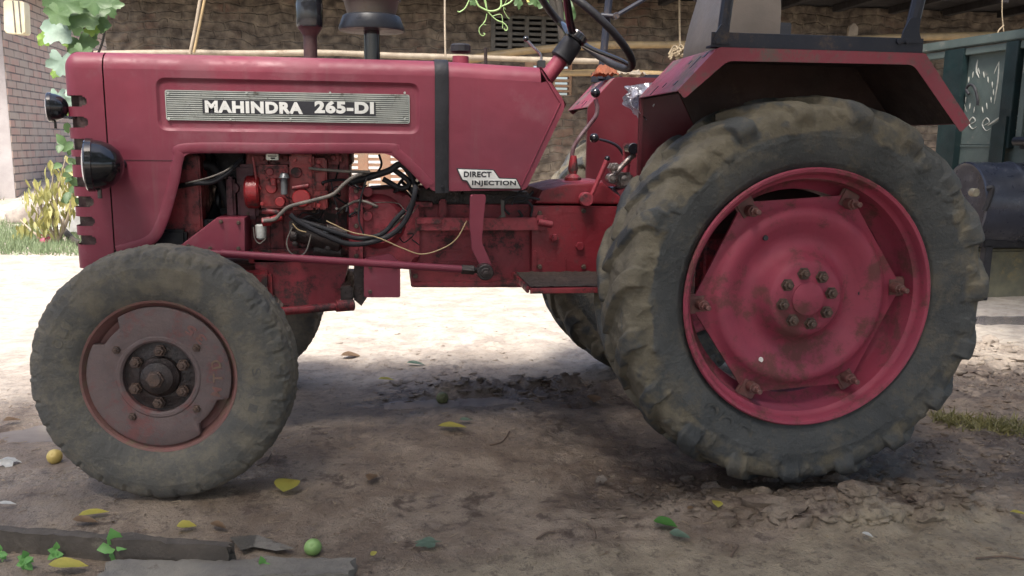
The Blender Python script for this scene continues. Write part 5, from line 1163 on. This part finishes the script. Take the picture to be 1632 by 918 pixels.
# climbing gourd vine by the nose of the tractor
VB = at(148, 130, 3.2); VN = empty('climbing_vine', (VB.x, 3.2, 0)); tag(VN, 'climbing gourd vine with broad green leaves in front of the brick house', 'vine')
def vpart(name, bm, mat): me = fin(bm, name, 60, False); me.transform(Matrix.Translation((-VN.location.x, -VN.location.y, 0))); return link(name, me, mat, VN)
bm = bmesh.new(); q = [at(146, -60, 3.2), at(143, 0, 3.2), at(140, 50, 3.2), at(137, 90, 3.2), at(134, 200, 3.2)]; q.append(Vector((q[-1].x, 3.2, 0))); tube(bm, q, .022, 8)
tube(bm, [at(150, -60, 3.15), at(139, 30, 3.15), at(146, 90, 3.15), at(142, 150, 3.15)], .012, 7); tube(bm, [at(170, 0, 3.3), at(165, 60, 3.3), at(150, 100, 3.3)], .008, 6)
for a in ((138, 34), (150, 44), (139, 60)): 
    p = at(*a, 3.17); tube(bm, [p+Vector((.03*cos(t*.9), .03*sin(t*.9), .006*t)) for t in range(12)], .006, 6)
vpart('stem', bm, DST)
spec = [(LG, [(105, -6, 42, 62, -100), (125, 12, 48, 58, -60), (98, 20, 30, 40, -120), (133, 30, 44, 50, -80), (150, -8, 40, 44, -95), (165, 2, 34, 36, -70), (120, 62, 40, 44, -70), (160, 30, 30, 26, -90), (132, 80, 30, 30, -110)]),
        (LB, [(115, 12, 44, 44, -110), (108, 34, 56, 50, -125), (100, 90, 40, 40, -95), (93, 150, 30, 28, -90), (112, 150, 34, 28, -80)]),
        (leafm('lime_leaf', (.22, .34, .06), (.16, .27, .05)), [(78, 60, 26, 22, -130), (113, 68, 20, 22, -100), (143, 46, 20, 20, -90), (92, 118, 16, 16, -110), (100, 172, 26, 20, -100)])]
for mt, ls in spec:
    bm = bmesh.new()
    for (px, py, L_, W_, ang) in ls:
        Yk = 3.0+random.uniform(-.15, .2); s = pxm(px, py, Yk); b = at(px+random.uniform(-3, 3), py-8, Yk); t = radians(ang)
        leaf(bm, b, (cos(t), random.uniform(-.3, .1), sin(t)), (random.uniform(-.3, .3), -1, .35), L_*s*1.05, W_*s*1.15, 'lobed', random.uniform(.1, .5))
    vpart('leaves', bm, mt)
bm = bmesh.new()      # small leaves lower down behind the grille
for _ in range(26):
    px, py = random.uniform(98, 125), random.uniform(195, 330); Yk = 3.1+random.uniform(-.1, .2); leaf(bm, at(px, py, Yk), rv(), (0, -1, .3), random.uniform(.05, .09), .05, 'ovate')
vpart('leaves', bm, LG)
# hanging shoot with tendrils over the tank
YV = 1.3; HV = empty('gourd_shoot', at(790, -40, YV)); tag(HV, 'pale green gourd shoot with curled tendrils hanging above the fuel tank', 'shoot')
def hpart(name, bm, mat, ang=60): me = fin(bm, name, ang, False); me.transform(Matrix.Translation(-Vector(HV.location))); return link(name, me, mat, HV)
bm = bmesh.new()
T_ = lambda pts, r: tube(bm, [at(a, b, YV) for a, b in pts], r, 7, 7)
T_([(750, -25), (760, 5), (768, 13), (783, 18), (798, 11), (797, -15)], .0042); T_([(798, 11), (815, 2), (830, -20)], .0035); T_([(775, 16), (790, 31), (803, 37), (809, 45), (806, 49), (803, 45)], .0026)
T_([(776, 22), (773, 34), (764, 45), (765, 54), (770, 57), (773, 54), (770, 53)], .0019); T_([(750, -5), (742, 12), (733, 19), (729, 18)], .0030); T_([(784, 26), (798, 23), (801, 34), (801, 45)], .0017)
T_([(775, 12), (772, -4), (776, -20)], .0033); T_([(776, 15), (773, 0), (765, -10), (765, -20)], .003); T_([(820, -20), (803, 10), (808, 26), (812, 30)], .0012); T_([(775, 30), (770, 38), (775, 40)], .0012); T_([(802, 11), (806, 15)], .001)
hpart('tendrils', bm, STM); bm = bmesh.new()
T_([(884, 0), (892, 20), (895, 45), (897, 72)], .0018); T_([(872, 4), (880, 22), (889, 36), (896, 70)], .0012); T_([(880, -15), (886, 6), (893, 20)], .002)
hpart('tendrils', bm, STM)
for mt, ls in ((LG, [(752, -2, 12, 14, -60), (825, -6, 20, 14, -80), (862, -8, 26, 24, -60), (905, 0, 40, 20, -75), (850, -6, 16, 22, -70)]), (LY, [(845, -6, 12, 12, -80)])):
    bm = bmesh.new()
    for (px, py, L_, W_, ang) in ls:
        s = pxm(px, py, YV); t = radians(ang); leaf(bm, at(px, py, YV), (cos(t), -.1, sin(t)), (.2, -1, .3), L_*s, W_*s, 'lobed', .3)
    hpart('leaves', bm, mt)
bm = bmesh.new(); Tt = [at(a, b, 1.15) for a, b in ((876, -40), (888, 0), (893, 30), (897, 64))]; tube(bm, Tt, .017, 9); Tt = [at(a, b, 1.15) for a, b in ((868, -40), (880, 5), (890, 34))]; tube(bm, Tt, .012, 8)
tag(link('dark_post', fin(bm, 'dark_post'), DST), 'dark crooked vine stem standing just behind the steering column', 'vine stem')
# unseen overhead trellis, above the frame, added to shade tractor and foreground
TRL = empty('shade_trellis', (0, -1, 0)); tag(TRL, 'unseen bamboo trellis of gourd leaves added over the tractor for its shade', 'trellis')
bm = bmesh.new()
for x in np.arange(-4.4, 6.3, 1.05): tube(bm, [(x, -5.0, 2.62), (x, .6, 2.66)], .022, 7, 1)
for y in np.arange(-5.0, .3, .85): tube(bm, [(-4.5, y, 2.66), (6.2, y, 2.66)], .022, 7, 1)
for x, y in ((-4.4, -5.0), (6.1, -5.0), (-4.4, .1), (6.1, .1)): tube(bm, [(x, y, -.1), (x, y, 2.7)], .04, 8, 1)
for x in (3.3, 4.6, 6.0): tube(bm, [(x, .2, 2.64), (x, 4.2, 2.64)], .022, 7, 1)  # extra bay added over the trailer only to shade it
for y in (1.5, 2.8, 4.1): tube(bm, [(3.2, y, 2.66), (8.2, y, 2.66)], .022, 7, 1)
link('frame', fin(bm, 'frame'), BAMY, TRL)
bm = bmesh.new(); rs = random.Random(3)
for _ in range(6800):
    x, y = rs.uniform(-4.6, 6.3), rs.uniform(-5.2, .70); z = 2.68+abs(rs.gauss(0, .12)); a = rs.uniform(0, 2*pi); L_ = rs.uniform(.14, .24)
    if _ > 5000: x, y = rs.uniform(3.1, 8.2), rs.uniform(.3, 4.2)
    elif y > .5 and rs.random() < .5: continue
    d = Vector((cos(a), sin(a), rs.uniform(-.4, .2))).normalized(); s_ = d.cross(Vector((0, 0, 1))).normalized(); u = Vector((x, y, z))
    v = [bm.verts.new(u+d*L_*p+s_*L_*q) for p, q in ((0, 0), (.25, .42), (.7, .45), (1.0, 0), (.7, -.45), (.25, -.42))]; bm.faces.new(v)
link('foliage', fin(bm, 'foliage', 60, False), LD, TRL)

# yellowing bush near the brick house, and what lies round it
def at_g(px, py):
    p = G(px, py); return p
bp_ = at_g(92, 388); BU = empty('wilting_bush', bp_); tag(BU, 'small bush with drooping yellow leaves beside the tractor nose', 'bush')
Yb = bp_.y; bm = bmesh.new(); tops = [(52, 290), (86, 262), (95, 282), (118, 272), (70, 300), (60, 330), (105, 250), (32, 350), (80, 320), (112, 300)]
ends = []
for (px, py) in tops:
    e = at(px, py, Yb+random.uniform(-.3, .3)); m_ = bp_.lerp(e, .55)+Vector((random.uniform(-.1, .1), 0, -.05)); tube(bm, [bp_, m_, e], lambda t: .018*(1-.7*t), 7, 5); ends.append(e); ends.append(m_.lerp(e, .6))
me = fin(bm, 'stems'); me.transform(Matrix.Translation(-bp_)); link('stems', me, BAM, BU)
bm = bmesh.new()
for e in ends:
    for _ in range(11):
        b = e+Vector((random.uniform(-.06, .06), random.uniform(-.10, .10), random.uniform(-.22, .05))); d = Vector((random.uniform(-.45, .45), random.uniform(-.45, .45), -1)); leaf(bm, b, d, (random.uniform(-1, 1), -1, 0), random.uniform(.09, .17), random.uniform(.022, .042), 'ovate', random.uniform(-.3, .3), 4)
me = fin(bm, 'leaves', 60, False); me.transform(Matrix.Translation(-bp_)); link('leaves', me, LW, BU)
# grass
bm = bmesh.new()
for _ in range(6000):
    px = random.uniform(-30, 135); py = random.gauss(378, 22)
    if not 338 < py < 408: continue
    p = G(px, py); 
    if fbm(p.x*1.3, p.y*1.3, 4, 3) < -.25: continue
    h = random.uniform(.03, .10); a = random.uniform(0, 2*pi); s_ = Vector((cos(a), sin(a), 0))*.006; t = Vector((random.uniform(-.04, .04), random.uniform(-.04, .04), h)); bm.faces.new([bm.verts.new(p-s_), bm.verts.new(p+s_), bm.verts.new(p+t)])
GRS = leafm('grass', (.26, .32, .18), (.18, .24, .12)); GRSY = leafm('straw_grass', (.24, .21, .08), (.16, .15, .06))
o = link('grass_patch', fin(bm, 'grass', 60, False), GRS); tag(o, 'short grass growing on the bright ground left of the tractor', 'grass', kind='stuff')
bm = bmesh.new()
for _ in range(650):
    px = random.uniform(1485, 1640); py = 668+(px-1490)*.14+random.gauss(0, 5); p = G(px, py); h = random.uniform(.015, .05); a = random.uniform(0, 2*pi); s_ = Vector((cos(a), sin(a), 0))*.004
    bm.faces.new([bm.verts.new(p-s_), bm.verts.new(p+s_), bm.verts.new(p+Vector((random.uniform(-.06, .06), random.uniform(-.05, .05), h)))])
o = link('grass_fringe', fin(bm, 'grassf', 60, False), GRSY); tag(o, 'thin yellow green grass fringe on the mud right of the rear tyre', 'grass', kind='stuff')
bm = bmesh.new()
for _ in range(1100):
    px = random.uniform(-10, 112); p = G(px, random.uniform(288, 322)); b = p+Vector((0, 0, random.uniform(0, .05))); leaf(bm, b, rv()+Vector((0, 0, .5)), (0, -1, .2), random.uniform(.04, .10), .02, 'ovate', .3, 3)
o = link('weeds', fin(bm, 'weeds', 60, False), leafm('dull_weed', (.13, .18, .12), (.20, .19, .15), .2)); tag(o, 'low dull weeds along the foot of the brick house', 'weeds', kind='stuff')
# stones, cloth and stick there
STN = pmat('pale_stone', (.32, .28, .24), (.2, .17, .15), 9, .9, bump=.5)
def rock(p, r, mat, label, cat='stone', name='stone', sq=(1, 1, .6), group=None):
    bm = bmesh.new(); bmesh.ops.create_icosphere(bm, subdivisions=3, radius=r)
    for v in bm.verts: k = 1+.35*fbm(v.co.x/r*.9+p[0]*7, v.co.y/r*.9, v.co.z/r*.9, 3); v.co = Vector((v.co.x*k*sq[0], v.co.y*k*sq[1], v.co.z*k*sq[2]))
    o = link(name, fin(bm, name, 50), mat, loc=(p[0], p[1], p[2]+r*sq[2]*.35)); tag(o, label, cat, group); return o
rock(G(43, 356), .20, STN, 'large grey brown stone beside the wilting bush, nearer the photo edge', sq=(1.1, .8, .7)); rock(G(60, 350), .14, STN, 'smaller stone directly against the wilting bush')
def rag(u, v):
    b = G(112, 378); return Vector((b.x-.22+.5*u, b.y+.35*v, b.z+.06+.30*sin(pi*u)*sin(pi*v)+.10*fbm(u*4, v*4, 2, 3)))
cloth('white_sack', rag, 26, 20, pmat('white_sacking', (.6, .6, .58), (.45, .45, .44), 12, .8, bump=.5), 'crumpled white sack behind the wilting bush by the grille', 'sack')
bm = bmesh.new(); a = G(104, 382); b = G(128, 395); tube(bm, [a+Vector((0, 0, .10)), a.lerp(b, .5)+Vector((0, 0, .05)), b+Vector((0, 0, .04))], .03, 8); tag(link('charred_stick', fin(bm, 'stick'), DST), 'dark charred stick lying below the grille at the yard edge', 'stick')
bm = bmesh.new()
for _ in range(40): p = G(80+random.gauss(0, 7), 386+random.gauss(0, 2)); leaf(bm, p+Vector((0, 0, .03)), rv()+Vector((0, 0, .3)), (0, -1, .5), .06, .05, 'ovate')
tag(link('pink_petals', fin(bm, 'pet', 60, False), leafm('magenta', (.45, .05, .12), (.3, .04, .09), .2)), 'small heap of magenta petals on the grass under the wilting bush', 'petals')
# ------------------------------------------------------------------ FOREGROUND BITS
def gleaf(px, py, L_, W_, ang, mat, label, kind='ovate', lift=.008, curl=.15, tilt=.0, cat='leaf', name='fallen_leaf'):
    p = G(px, py); s = (gr(px+1, py)-gr(px, py)).length; t = radians(ang); bm = bmesh.new(); d = Vector((cos(t), sin(t), tilt)); d.normalize()
    leaf(bm, -d*L_*s*.5, d, (random.uniform(-.15, .15), random.uniform(-.35, -.1), 1), L_*s, W_*s, kind, curl, 8); bmesh.ops.solidify(bm, geom=bm.faces[:], thickness=.0008)
    o = link(name, fin(bm, name, 60, False), mat, loc=p+Vector((0, 0, lift+.012))); tag(o, label, cat); return o
gleaf(460, 784, 44, 40, 75, LY, 'bright yellow green curled leaf lying right of the front tyre', lift=.02, tilt=.35, curl=.3)
gleaf(721, 687, 46, 18, -8, LY, 'long yellow leaf lying flat midway between the two tyres', curl=.05)
gleaf(762-20, 676, 20, 8, -10, LB, 'small pale leaf just behind the long yellow leaf', curl=.05)
gleaf(594, 770, 26, 18, 60, LBR, 'curled tan leaf standing up left of mid foreground', tilt=.5, lift=.018, curl=.6)
gleaf(150, 826, 44, 16, 12, LY, 'narrow yellow green leaf on the mud below the front tyre', tilt=.12)
gleaf(136, 838, 40, 14, -8, LBR, 'brown dry leaf behind the big plank at far left')
gleaf(298, 847, 30, 18, 10, LY, 'olive leaf lying just behind the right end of the big plank')
gleaf(348, 847, 30, 14, -30, LBR, 'brownish olive leaf right of the olive leaf behind the plank')
gleaf(1060, 842, 40, 22, -40, LS, 'fresh green leaf, upper of the joined pair in the right foreground', tilt=.1); gleaf(1083, 862, 34, 18, -25, LB, 'greyish green leaf below the fresh green leaf in the right foreground')
gleaf(1142, 812, 24, 16, 80, LY, 'small crumpled yellow leaf under the rear tyre mud', tilt=.5, lift=.015, curl=.5)
gleaf(684, 873, 40, 24, 5, LB, 'torn grey green leaf near the bottom edge left of middle', kind='lobed')
gleaf(1382, 862, 18, 10, -45, WHITE, 'tiny white petal on the ground in front of the rear tyre', name='petal', cat='petal'); gleaf(616, 610, 26, 8, 5, LY, 'pale yellow leaf on the bright mud beyond the puddle')
gleaf(1622, 826, 24, 9, -50, LY, 'thin yellowish leaf at the right edge of the photo', tilt=.2)
gleaf(1100, 815+10, 20, 7, 40, LBR, 'tiny brown leaf left of the crumpled yellow one'); gleaf(20, 676, 26, 14, 30, LBR, 'brown leaf at the left edge beside the front tyre')
gleaf(110, 916, 60, 22, 0, LY, 'bright yellow leaf at the bottom edge between the seedlings', lift=.02); gleaf(1010, 560+10, 1, 1, 0, LBR, 'x') if False else None
gleaf(560, 570, 34, 16, 10, LBR, 'dark dry leaf on the pale ground beyond the front tyre', lift=.004); gleaf(663, 583, 30, 12, -5, LB, 'grey leaf on the pale ground under the gearbox', lift=.004)
gleaf(946, 645, 24, 22, 80, LBR, 'brown leaf on the churned mud left of the rear tyre', tilt=.4, lift=.02)
gleaf(958, 772, 18, 16, 60, STN, 'pale crumpled scrap on the mud left of the rear tyre', kind='lobed', tilt=.4, lift=.012, cat='scrap', name='scrap'); gleaf(14, 742, 36, 22, 10, WHITE, 'crumpled whitish scrap at the left edge of the photo', kind='lobed', cat='scrap', name='scrap', curl=.6, lift=.015); gleaf(12, 811, 28, 8, 0, WHITE, 'flat white strip on the mud at the left edge', cat='scrap', name='scrap')
# guavas
def fruit(px, py, rp, mat, label):
    p = G(px, py); s = (gr(px+1, py)-gr(px, py)).length; r = rp*s; bm = bmesh.new(); lathe(bm, [(0, -r), (r*.45, -r*.9), (r*.85, -r*.5), (r, 0), (r*.88, r*.48), (r*.5, r*.86), (r*.2, r*.96), (r*.1, r*.9), (0, r*.88)], Matrix.Rotation(.9, 4, 'X'), 28)
    bm2 = link('fruit', fin(bm, 'fruit', 60), mat, loc=p+Vector((0, 0, r*.9))); tag(bm2, label, 'fruit'); return bm2
GF = pmat('green_fruit', (.26, .40, .14), (.18, .30, .09), 14, .45, bump=.1, bscale=90); OF = pmat('olive_fruit', (.12, .13, .05), (.07, .07, .03), 20, .6, bump=.2); YF = pmat('yellow_fruit', (.60, .46, .14), (.45, .33, .10), 14, .5, bump=.1)
fruit(499, 884, 14, GF, 'pale green round fruit lying behind the lower plank'); fruit(705, 643, 10, OF, 'dark olive fruit lying at the edge of the puddle'); fruit(88, 738, 12, YF, 'yellow fruit lying left of the front tyre'); gleaf(596, 893, 12, 9, 30, LY, 'tiny lime coloured bud on the dark soil near the bottom edge', tilt=.4)
# planks
WD = pmat('weathered_wood', (.20, .18, .15), (.12, .11, .10), 6, .85, bump=.6, bscale=40, dirt=(.09, .075, .06), damt=.4, dscale=8)
WD2 = pmat('dark_damp_wood', (.085, .070, .058), (.05, .042, .036), 6, .85, bump=.6, bscale=40, dirt=(.16, .14, .11), damt=.35, dscale=8)
def plank(pts_top, h, wdt, label, z_off=0, side=None, mat=None):
    a = gr(*pts_top[0], h); b = gr(*pts_top[1], h); d = (b-a); d.z = 0; L_ = d.length; d.normalize(); nrm = Vector((-d.y, d.x, 0)); bm = bmesh.new(); NX = 46; NYk = 5; NZ = 4
    def P(i, j, k):
        t = i/NX; x = a+d*(L_*t)+nrm*(-wdt+wdt*j/NYk); z = -.03+(h+.03)*k/NZ
        n_ = .004*fbm(t*9, j*.7, k*.9, 3)+.0025*fbm(t*40, j*2, k*2, 2); e = .006*fbm(j*1.3, k*1.7, 9, 2) if i in (0, NX) else 0
        return (x.x+d.x*e*3+nrm.x*n_, x.y+d.y*e*3+nrm.y*n_, z+(n_ if k else 0))
    g = {}
    def V(i, j, k):
        if (i, j, k) not in g: g[(i, j, k)] = bm.verts.new(P(i, j, k))
        return g[(i, j, k)]
    for i in range(NX):
        for j in range(NYk): bm.faces.new((V(i, j, NZ), V(i+1, j, NZ), V(i+1, j+1, NZ), V(i, j+1, NZ))); bm.faces.new((V(i, j, 0), V(i, j+1, 0), V(i+1, j+1, 0), V(i+1, j, 0)))
        for k in range(NZ): bm.faces.new((V(i, 0, k), V(i+1, 0, k), V(i+1, 0, k+1), V(i, 0, k+1))); bm.faces.new((V(i, NYk, k), V(i, NYk, k+1), V(i+1, NYk, k+1), V(i+1, NYk, k)))
    for i in (0, NX):
        for j in range(NYk):
            for k in range(NZ): bm.faces.new((V(i, j, k), V(i, j+1, k), V(i, j+1, k+1), V(i, j, k+1)))
    o = link('plank', fin(bm, 'plank', 40), mat or WD); tag(o, label, 'plank', 'old planks in the left foreground'); return o
plank([(-60, 832), (372, 864)], .075, .030, 'long dark old plank on edge in the left corner, upper of the two', mat=WD2)
plank([(180, 892), (566, 888)], .035, .09, 'grey weathered plank lying flat below the green fruit, lower of the two')
bm = bmesh.new(); pts = [G(*p) for p in ((366, 862), (410, 858), (470, 884), (440, 886), (405, 880), (385, 888))]; zc = max(p.z for p in pts)+.012
f = bm.faces.new([bm.verts.new((p.x, p.y, zc+.004*fbm(p.x*9, p.y*9, 1, 2))) for p in pts]); bmesh.ops.solidify(bm, geom=[f], thickness=.006)
tag(link('bark_piece', fin(bm, 'bark'), WD), 'flat splintered piece of bark between the two planks and the green fruit', 'bark')
# seedlings
def seedling(px, py, sc, n, label, tall=.06):
    p = G(px, py); SD = empty('seedling', p); tag(SD, label, 'seedling', 'green seedlings beside the planks'); bm = bmesh.new(); tube(bm, [(0, 0, -.01), (.003, 0, tall*.5), (0, 0, tall)], .0025, 6); link('stem', fin(bm, 'stem'), STM, SD)
    bm = bmesh.new()
    for i in range(n+1):
        a = radians(90)+2*pi*i/(n+1)+random.uniform(-.25, .25); L_ = sc*random.uniform(.85, 1.15)
        leaf(bm, (0, -.002*i, tall-.006*(i % 3)), (cos(a), random.uniform(-.5, -.1), sin(a)*.85), (random.uniform(-.25, .25), -.75, .65), L_, L_*.78, 'ovate', .22, 8)
    link('leaves', fin(bm, 'leaves', 60, False), LS, SD)
seedling(188, 892, .046, 3, 'largest green seedling standing between the two planks', .045); seedling(92, 892, .024, 5, 'small round seedling with six leaves left of the largest one', .03); seedling(44, 905, .026, 7, 'leafy seedling second from the left corner', .03)
seedling(3, 895, .024, 4, 'green seedling cut by the left edge of the photo', .03); seedling(420, 912, .026, 3, 'green seedling growing at the front edge of the lower plank', .02); seedling(258, 792, .016, 3, 'tiny dull sprout at the foot of the front tyre', .03); seedling(246, 886, .008, 4, 'tiny sprout in the dark soil right of the largest seedling', .01)
# twigs
TW = pmat('twig', (.16, .11, .08), (.09, .065, .05), 20, .85, bump=.2)
for pts, label in ((((780, 712), (800, 706), (812, 690)), 'thin bent twig on the mud right of the long yellow leaf'), (((935, 838), (946, 846), (950, 862)), 'short dark twig left of the fresh green leaf'), (((855, 862), (870, 854), (885, 850)), 'pale thin root in the middle foreground'),
                   (((1555, 893), (1600, 890), (1640, 896)), 'reddish root at the bottom right corner'), (((1165, 890), (1172, 878), (1176, 872)), 'dry straw stalk near the bottom right of middle'), (((410, 745), (425, 738), (432, 726)), 'dark twig beside the front tyre')):
    bm = bmesh.new(); tube(bm, [G(*p)+Vector((0, 0, .006)) for p in pts], .003, 6); tag(link('twig', fin(bm, 'twig'), TW), label, 'twig')
bm = bmesh.new(); rs = random.Random(5)
for _ in range(520):
    p = G(rs.uniform(0, 1640), rs.choice((rs.uniform(560, 915), rs.gauss(640, 30), rs.uniform(690, 900)))); a = rs.uniform(0, 2*pi); d = Vector((cos(a), sin(a), rs.uniform(-.1, .2))); L_ = rs.uniform(.004, .016)
    if rs.random() < .5: tube(bm, [p+Vector((0, 0, .002)), p+d*L_*1.2+Vector((0, 0, .003)), p+d*L_*2.2+Vector((rs.uniform(-.004, .004), 0, .002))], rs.uniform(.0006, .0014), 4, 2)
    else: leaf(bm, p+Vector((0, 0, .004)), d, (rs.uniform(-.4, .4), rs.uniform(-.4, .4), 1), L_, L_*.6, 'ovate', .3, 3)
o = link('leaf_litter', fin(bm, 'litter', 60, False), pmat('litter', (.14, .09, .06), (.30, .24, .16), 40, .85, bump=.1)); tag(o, 'scattered bits of dry leaf, straw and twig on the mud', 'litter', kind='stuff')
# clods of churned mud
bm = bmesh.new(); rs = random.Random(11)
def clod(p, r):
    q = bmesh.ops.create_icosphere(bm, subdivisions=2, radius=r); sx, sy, sz = rs.uniform(.8, 1.9), rs.uniform(.7, 1.3), rs.uniform(.35, .75)
    for v in q['verts']: k = 1+.75*fbm(v.co.x/r+p.x*31, v.co.y/r+p.y*17, v.co.z/r, 3); v.co = Vector((p.x+v.co.x*k*sx, p.y+v.co.y*k*sy, p.z+v.co.z*k*sz))
for _ in range(520):
    px = rs.gauss(1320, 110); py = 800+rs.gauss(0, 18)-(px-1300)*.02
    clod(G(px, py), rs.choice((.006, .009, .012, .018)))
for _ in range(110): clod(G(rs.gauss(1330, 95), rs.gauss(803, 14)), rs.choice((.020, .026, .034)))
for _ in range(40): clod(G(rs.uniform(1500, 1640), rs.uniform(545, 600)), rs.choice((.02, .03, .04)))
for _ in range(300): clod(G(rs.uniform(600, 960), rs.gauss(622, 12)), rs.choice((.005, .008, .012, .016)))
for _ in range(170): clod(G(rs.uniform(940, 1130), rs.gauss(790, 12)), rs.choice((.004, .007, .010)))
for _ in range(400): clod(G(rs.uniform(1450, 1640), rs.uniform(540, 760)), rs.choice((.005, .008, .014)))
for _ in range(700): clod(G(rs.uniform(0, 1640), rs.uniform(560, 915)), rs.choice((.002, .003, .004, .006)))
for _ in range(160): clod(G(rs.uniform(480, 950), rs.uniform(480, 600)), rs.choice((.004, .006, .010)))
CL = pmat('clod_mud', (.115, .082, .062), (.075, .054, .042), 12, .8, bump=.5, bscale=90)
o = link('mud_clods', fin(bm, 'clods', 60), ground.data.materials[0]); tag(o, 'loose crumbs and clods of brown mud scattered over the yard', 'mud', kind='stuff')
